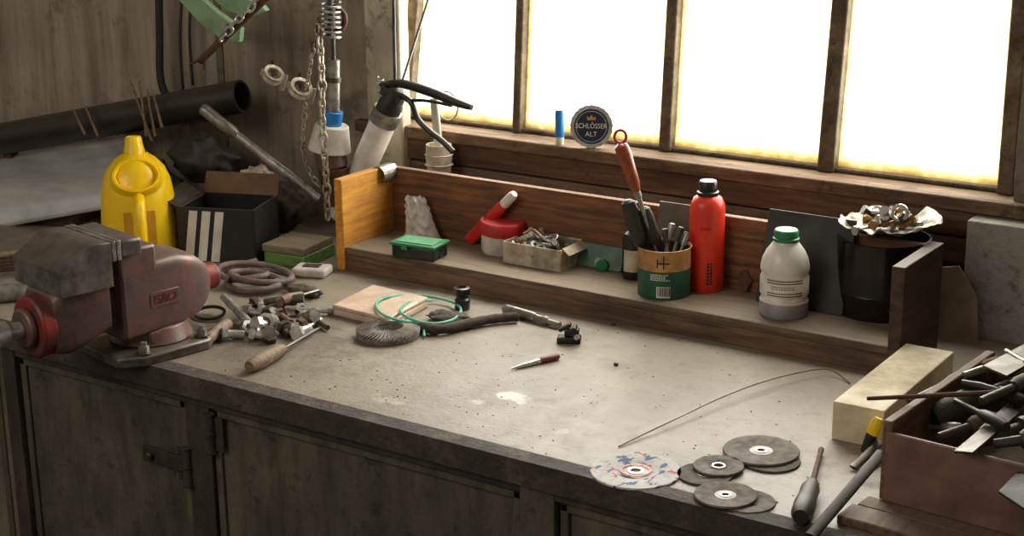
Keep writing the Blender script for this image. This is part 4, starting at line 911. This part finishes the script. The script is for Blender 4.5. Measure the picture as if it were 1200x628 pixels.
for i,(x0,y0,x1,y1,h_,r_,mt,nm,lb) in enumerate(((1065,470,1150,430,-.012,.008,m_wood_h,'file','old file with wooden handle in crate'),(1075,500,1130,505,-.03,.009,m_steel,'drift','thick worn steel drift in crate'),(1100,455,1190,418,.0,.007,m_steeld,'spanner','dark steel spanner lying in crate'),(1150,505,1215,450,.0,.009,m_black,'screwdriver','black handled screwdriver lying in crate'),(1130,440,1175,425,.012,.010,m_rust,'drift','rusty thick steel drift in crate'),(1170,430,1225,470,.022,.008,m_rub,'wrench','grimy dark wrench on top of crate'),(1165,520,1225,512,.008,.011,m_blackd,'grease_tube','black grimy tube lying in crate'),(1050,498,1100,478,-.03,.010,m_blackd,'wrench','black grimy wrench lying in crate'),(1100,512,1170,490,-.012,.011,m_rust,'spanner','rusty spanner lying in crate'),(1150,470,1222,440,.026,.011,m_blackd,'mallet','black handled mallet on top of crate'),(1180,412,1228,440,.03,.009,m_rust,'file','rusty file on top of crate'),(1120,470,1180,500,.012,.008,m_rub,'punch','dark grimy punch lying in crate'))):
    a=S(x0,y0,top+h_); b=S(x1,y1,top+h_+.008)
    tool_rod(nm,lb,nm.replace('_',' '),a,b,0,[('shaft',0,.55,[(0,r_*.5),(1,r_*.55)],m_steel if i%3==1 else m_steeld,.8),('handle',.52,1,[(0,r_*.8),(.2,r_*1.1),(.8,r_*1.1),(1,r_*.7)],mt,.8)])
tool_rod('utility_knife','yellow and black utility knife propped by crate','knife',S(1013,530,.004),S(1030,490,.05),0,[('black_grip',0,.55,[(0,.006),(1,.008)],m_black,.6),('yellow_body',.53,1,[(0,.008),(.8,.008),(1,.005)],m_yel,.6)])
for i,(x0,y0,x1,y1,w_,l,mt) in enumerate(((950,628,1034,530,.0075,'long black flat steel bar leaning on crate',m_blackd),(1000,548,1032,518,.006,'short dark steel bar propped by crate',m_steeld),(1004,560,1036,540,.004,'thin steel strip lying by crate',m_steel))):
    a=S(x0,y0,.004); b=S(x1,y1,.05 if i==0 else .02)
    tool_rod('flat_bar',l,'steel bar',a,b,0,[('bar',0,1,[(0,w_),(1,w_)],mt,.4)])
mb=MB(); q=S(1002,606); q.z=Z0; mb.box(q+V((.2,-.02,.006)),(.42,.04,.012),m_crw,Matrix.Rotation(-.05,3,'Z')); mk(mb,'loose_board',wo=q,label='rough brown board lying at bench edge',cat='board',bevel=.002)
# ================================================================ LEFT CLUTTER
mb=MB(); c=S(298,334); pts=[]
for i in range(150):
    a=i*.2; turn=a/6.283; ox=.016*math.sin(turn*2.3); oy=.012*math.cos(turn*3.1)
    r_=.040+.014*math.sin(turn*1.7+1)
    pts.append(c+V((math.cos(a)*r_*1.15+ox,math.sin(a)*r_*.85+oy,.007+turn*.0028+.004*math.sin(a+turn))))
m_hose=mat('hose_grey_red',(128,100,98),(88,76,76),70,.6,0,.3,.15)
mb.sweep(pts,.0056,m_hose,12); mk(mb,'hose_coil',wo=c,label='loosely coiled dusty grey-red rubber hose',cat='hose')
tool_rod('steel_bar','bright short steel bar resting on clutter','steel bar',S(302,388,.008),S(262,348,.026),0,[('bar',0,1,[(0,.0066),(1,.0066)],m_bright,1)])
tool_rod('pipe_stub','short rusty pipe stub lying on bench','pipe',S(240,400,.010),S(266,380,.012),0,[('pipe_body',0,1,[(0,.009),(.8,.0105),(1,.0105)],m_wood_h,1)])
a=S(292,430,.0105);b=S(332,408,.0105);c=S(374,384,.004)
fl_=thing('hand_file','hand file with worn round wooden handle','file',a-Z*.0105)
mb=MB(); mb.rod(a,b,[(0,.008),(.08,.011),(.35,.0122),(.8,.010),(1,.007)],m_wood_h,20); mk(mb,'handle',root=fl_,wo=fl_.location)
mb=MB(); mb.rod(b,c,[(0,.0035),(.2,.0045),(.9,.004),(1,.002)],m_steeld,12,.6); mk(mb,'file_blade',root=fl_,wo=fl_.location)
random.seed(8)
for i,(x,y,h_,L) in enumerate(((312,388,.006,.036),(324,380,.012,.036),(334,391,.006,.03),(320,370,.014,.038),(340,379,.008,.03),(347,392,.006,.026),(306,366,.014,.028),(352,371,.008,.03),(286,392,.006,.026),(362,384,.006,.034),(280,366,.012,.028),(330,366,.014,.03),(300,382,.012,.034),(322,394,.006,.03))):
    bolt('bolt','large greasy steel bolt in a pile on bench',S(x,y,h_),(random.uniform(1.25,1.6),random.uniform(-.25,.25),random.uniform(0,6.2)),L,.0066,random.choice((m_steel,m_bright,m_steeld,m_rust)),'bolts piled beside the vise')
for i,(x,y) in enumerate(((308,380),(326,374),(345,386),(297,374),(316,395),(354,363),(336,384),(290,384))):
    p=S(x,y,.009); mb=MB(); mb.lathe([(.0055,-.005),(.012,-.005),(.012,.005),(.0055,.005),(.0055,-.005)],random.choice((m_steel,m_steeld)),6,Matrix.Rotation(random.uniform(0,1.3),4,'X')@Matrix.Rotation(random.uniform(0,1.3),4,'Y')); mk(mb,'hex_nut',loc=p,label='heavy steel hex nut in the pile',cat='nut',group='nuts piled beside the vise')
p=S(318,378,.014); sk=thing('pipe_socket','round steel socket lying in the pile','socket',p)
mb=MB(); Tm=Matrix.Rotation(1.2,4,'X')@Matrix.Rotation(.3,4,'Y'); mb.lathe([(.008,0),(.014,0),(.014,.022),(.008,.022),(.008,.0)],m_steel,24,Tm); mk(mb,'socket_body',root=sk)
tool_rod('spanner_bar','bright thin steel bar lying on bench','steel bar',S(335,361,.012),S(390,365,.006),0,[('bar',0,1,[(0,.004),(1,.004)],m_bright,1),('knob',.9,1,[(0,.006),(1,.006)],m_steel,1)])
tw=tool_rod('tap_wrench','small T-handled tap wrench on bench','wrench',S(346,392,.004),S(376,374,.006),0,[('stem',0,1,[(0,.003),(1,.003)],m_bright,1)])
mb=MB(); mb.cyl(S(364,370,.006),S(384,384,.006),.0042,m_steeld); mk(mb,'cross_handle',root=tw,wo=tw.location)
mb=MB(); c=S(246,372); mb.sweep([c+V((math.cos(i*.3)*.026,math.sin(i*.3)*.02,.008+.004*math.sin(i*.3))) for i in range(21)],.003,m_blackd,8,True); mk(mb,'cable_loop',wo=c,label='small black cable loop beside vise base',cat='cable')
c=S(356,346); mb=MB(); mb.lump((0,0,.008),(.035,.018,.009),m_rag,.2,2.4,32,seed=3,flat=-.008); mk(mb,'rag',loc=c,label='greasy grey-brown rag lying under loose tools',cat='rag',ang=70)
tool_rod('tube_stub','dark steel tube stub lying by the hose','tube',S(310,356,.010),S(356,350,.018),0,[('tube_body',0,1,[(0,.009),(1,.009)],m_steeld,1)])
tool_rod('gouge','small gouge with brown wooden handle on bench','gouge',S(330,352,.02),S(372,340,.014),0,[('handle',0,.55,[(0,.006),(.3,.009),(1,.006)],m_wood_h,1),('blade',.53,1,[(0,.003),(1,.004)],m_steel,.6)])
tool_rod('wood_peg','long slim wooden peg behind the block','peg',S(246,322,.01),S(300,306,.012),0,[('peg_body',0,1,[(0,.006),(1,.006)],m_wood_h,1)])
tool_rod('steel_tube','grey steel tube lying behind the vise','tube',S(-12,345,.016),S(60,338,.016),0,[('tube_body',0,1,[(0,.015),(1,.015)],m_steel,1)])
for i in range(5):
    tool_rod('batten','slim pale wooden batten stacked behind vise','batten',S(-20,318-i*4,.012+i*.009),S(75,308-i*5,.012+i*.009),0,[('batten_body',0,1,[(0,.0055),(1,.0055)],m_wood_h,1)],group='battens behind the vise')
random.seed(5); mb=MB()
for i in range(420):
    x=random.uniform(170,960); y=random.uniform(380,600)
    p=S(x,y)
    if p.y<yF+.035 or p.y>yS-.01 or p.x>-.35: continue
    s_=random.uniform(.0004,.0012); mb.lump((p.x,p.y,Z0+s_*.6),(s_*1.5,s_,s_*.6),random.choice((m_rust,m_blackd,m_cardb)),.2,3,6)
mk(mb,'grit',wo=S(550,480),label='scattered grit and metal filings over bench top',cat='grit',kind='stuff')
# ================================================================ LIGHT
def area(name,loc,rot,sx,sy,P,col):
    l=bpy.data.lights.new(name,'AREA'); l.shape='RECTANGLE'; l.size=sx; l.size_y=sy; l.energy=P; l.color=col
    o=bpy.data.objects.new(name,l); o.location=loc; o.rotation_euler=rot; bpy.context.scene.collection.objects.link(o); return o
area('window_daylight',((gl+gr)/2+.1,yW+.4,Z0+zW+.75),(math.radians(-90),0,0),3.2,2.0,240,(1,.975,.93))
area('room_fill',(-2.0,-.8,2.6),(math.radians(60),0,math.radians(-5)),1.6,1.2,22,(1,.92,.8))  # added soft fill from behind the camera, no lamp is seen there
w=bpy.data.worlds.new('w'); bpy.context.scene.world=w; w.use_nodes=True
w.node_tree.nodes['Background'].inputs[0].default_value=(1,.92,.82,1); w.node_tree.nodes['Background'].inputs[1].default_value=.17
cd=bpy.data.cameras.new('camera'); cd.sensor_width=36; cd.sensor_fit='HORIZONTAL'; cd.lens=F/1200*36
co=bpy.data.objects.new('camera',cd); M_=Matrix((rt,up,-fw)).transposed().to_4x4(); M_.translation=CAM; co.matrix_world=M_
bpy.context.scene.collection.objects.link(co); bpy.context.scene.camera=co
bpy.context.scene.view_settings.view_transform='Standard'
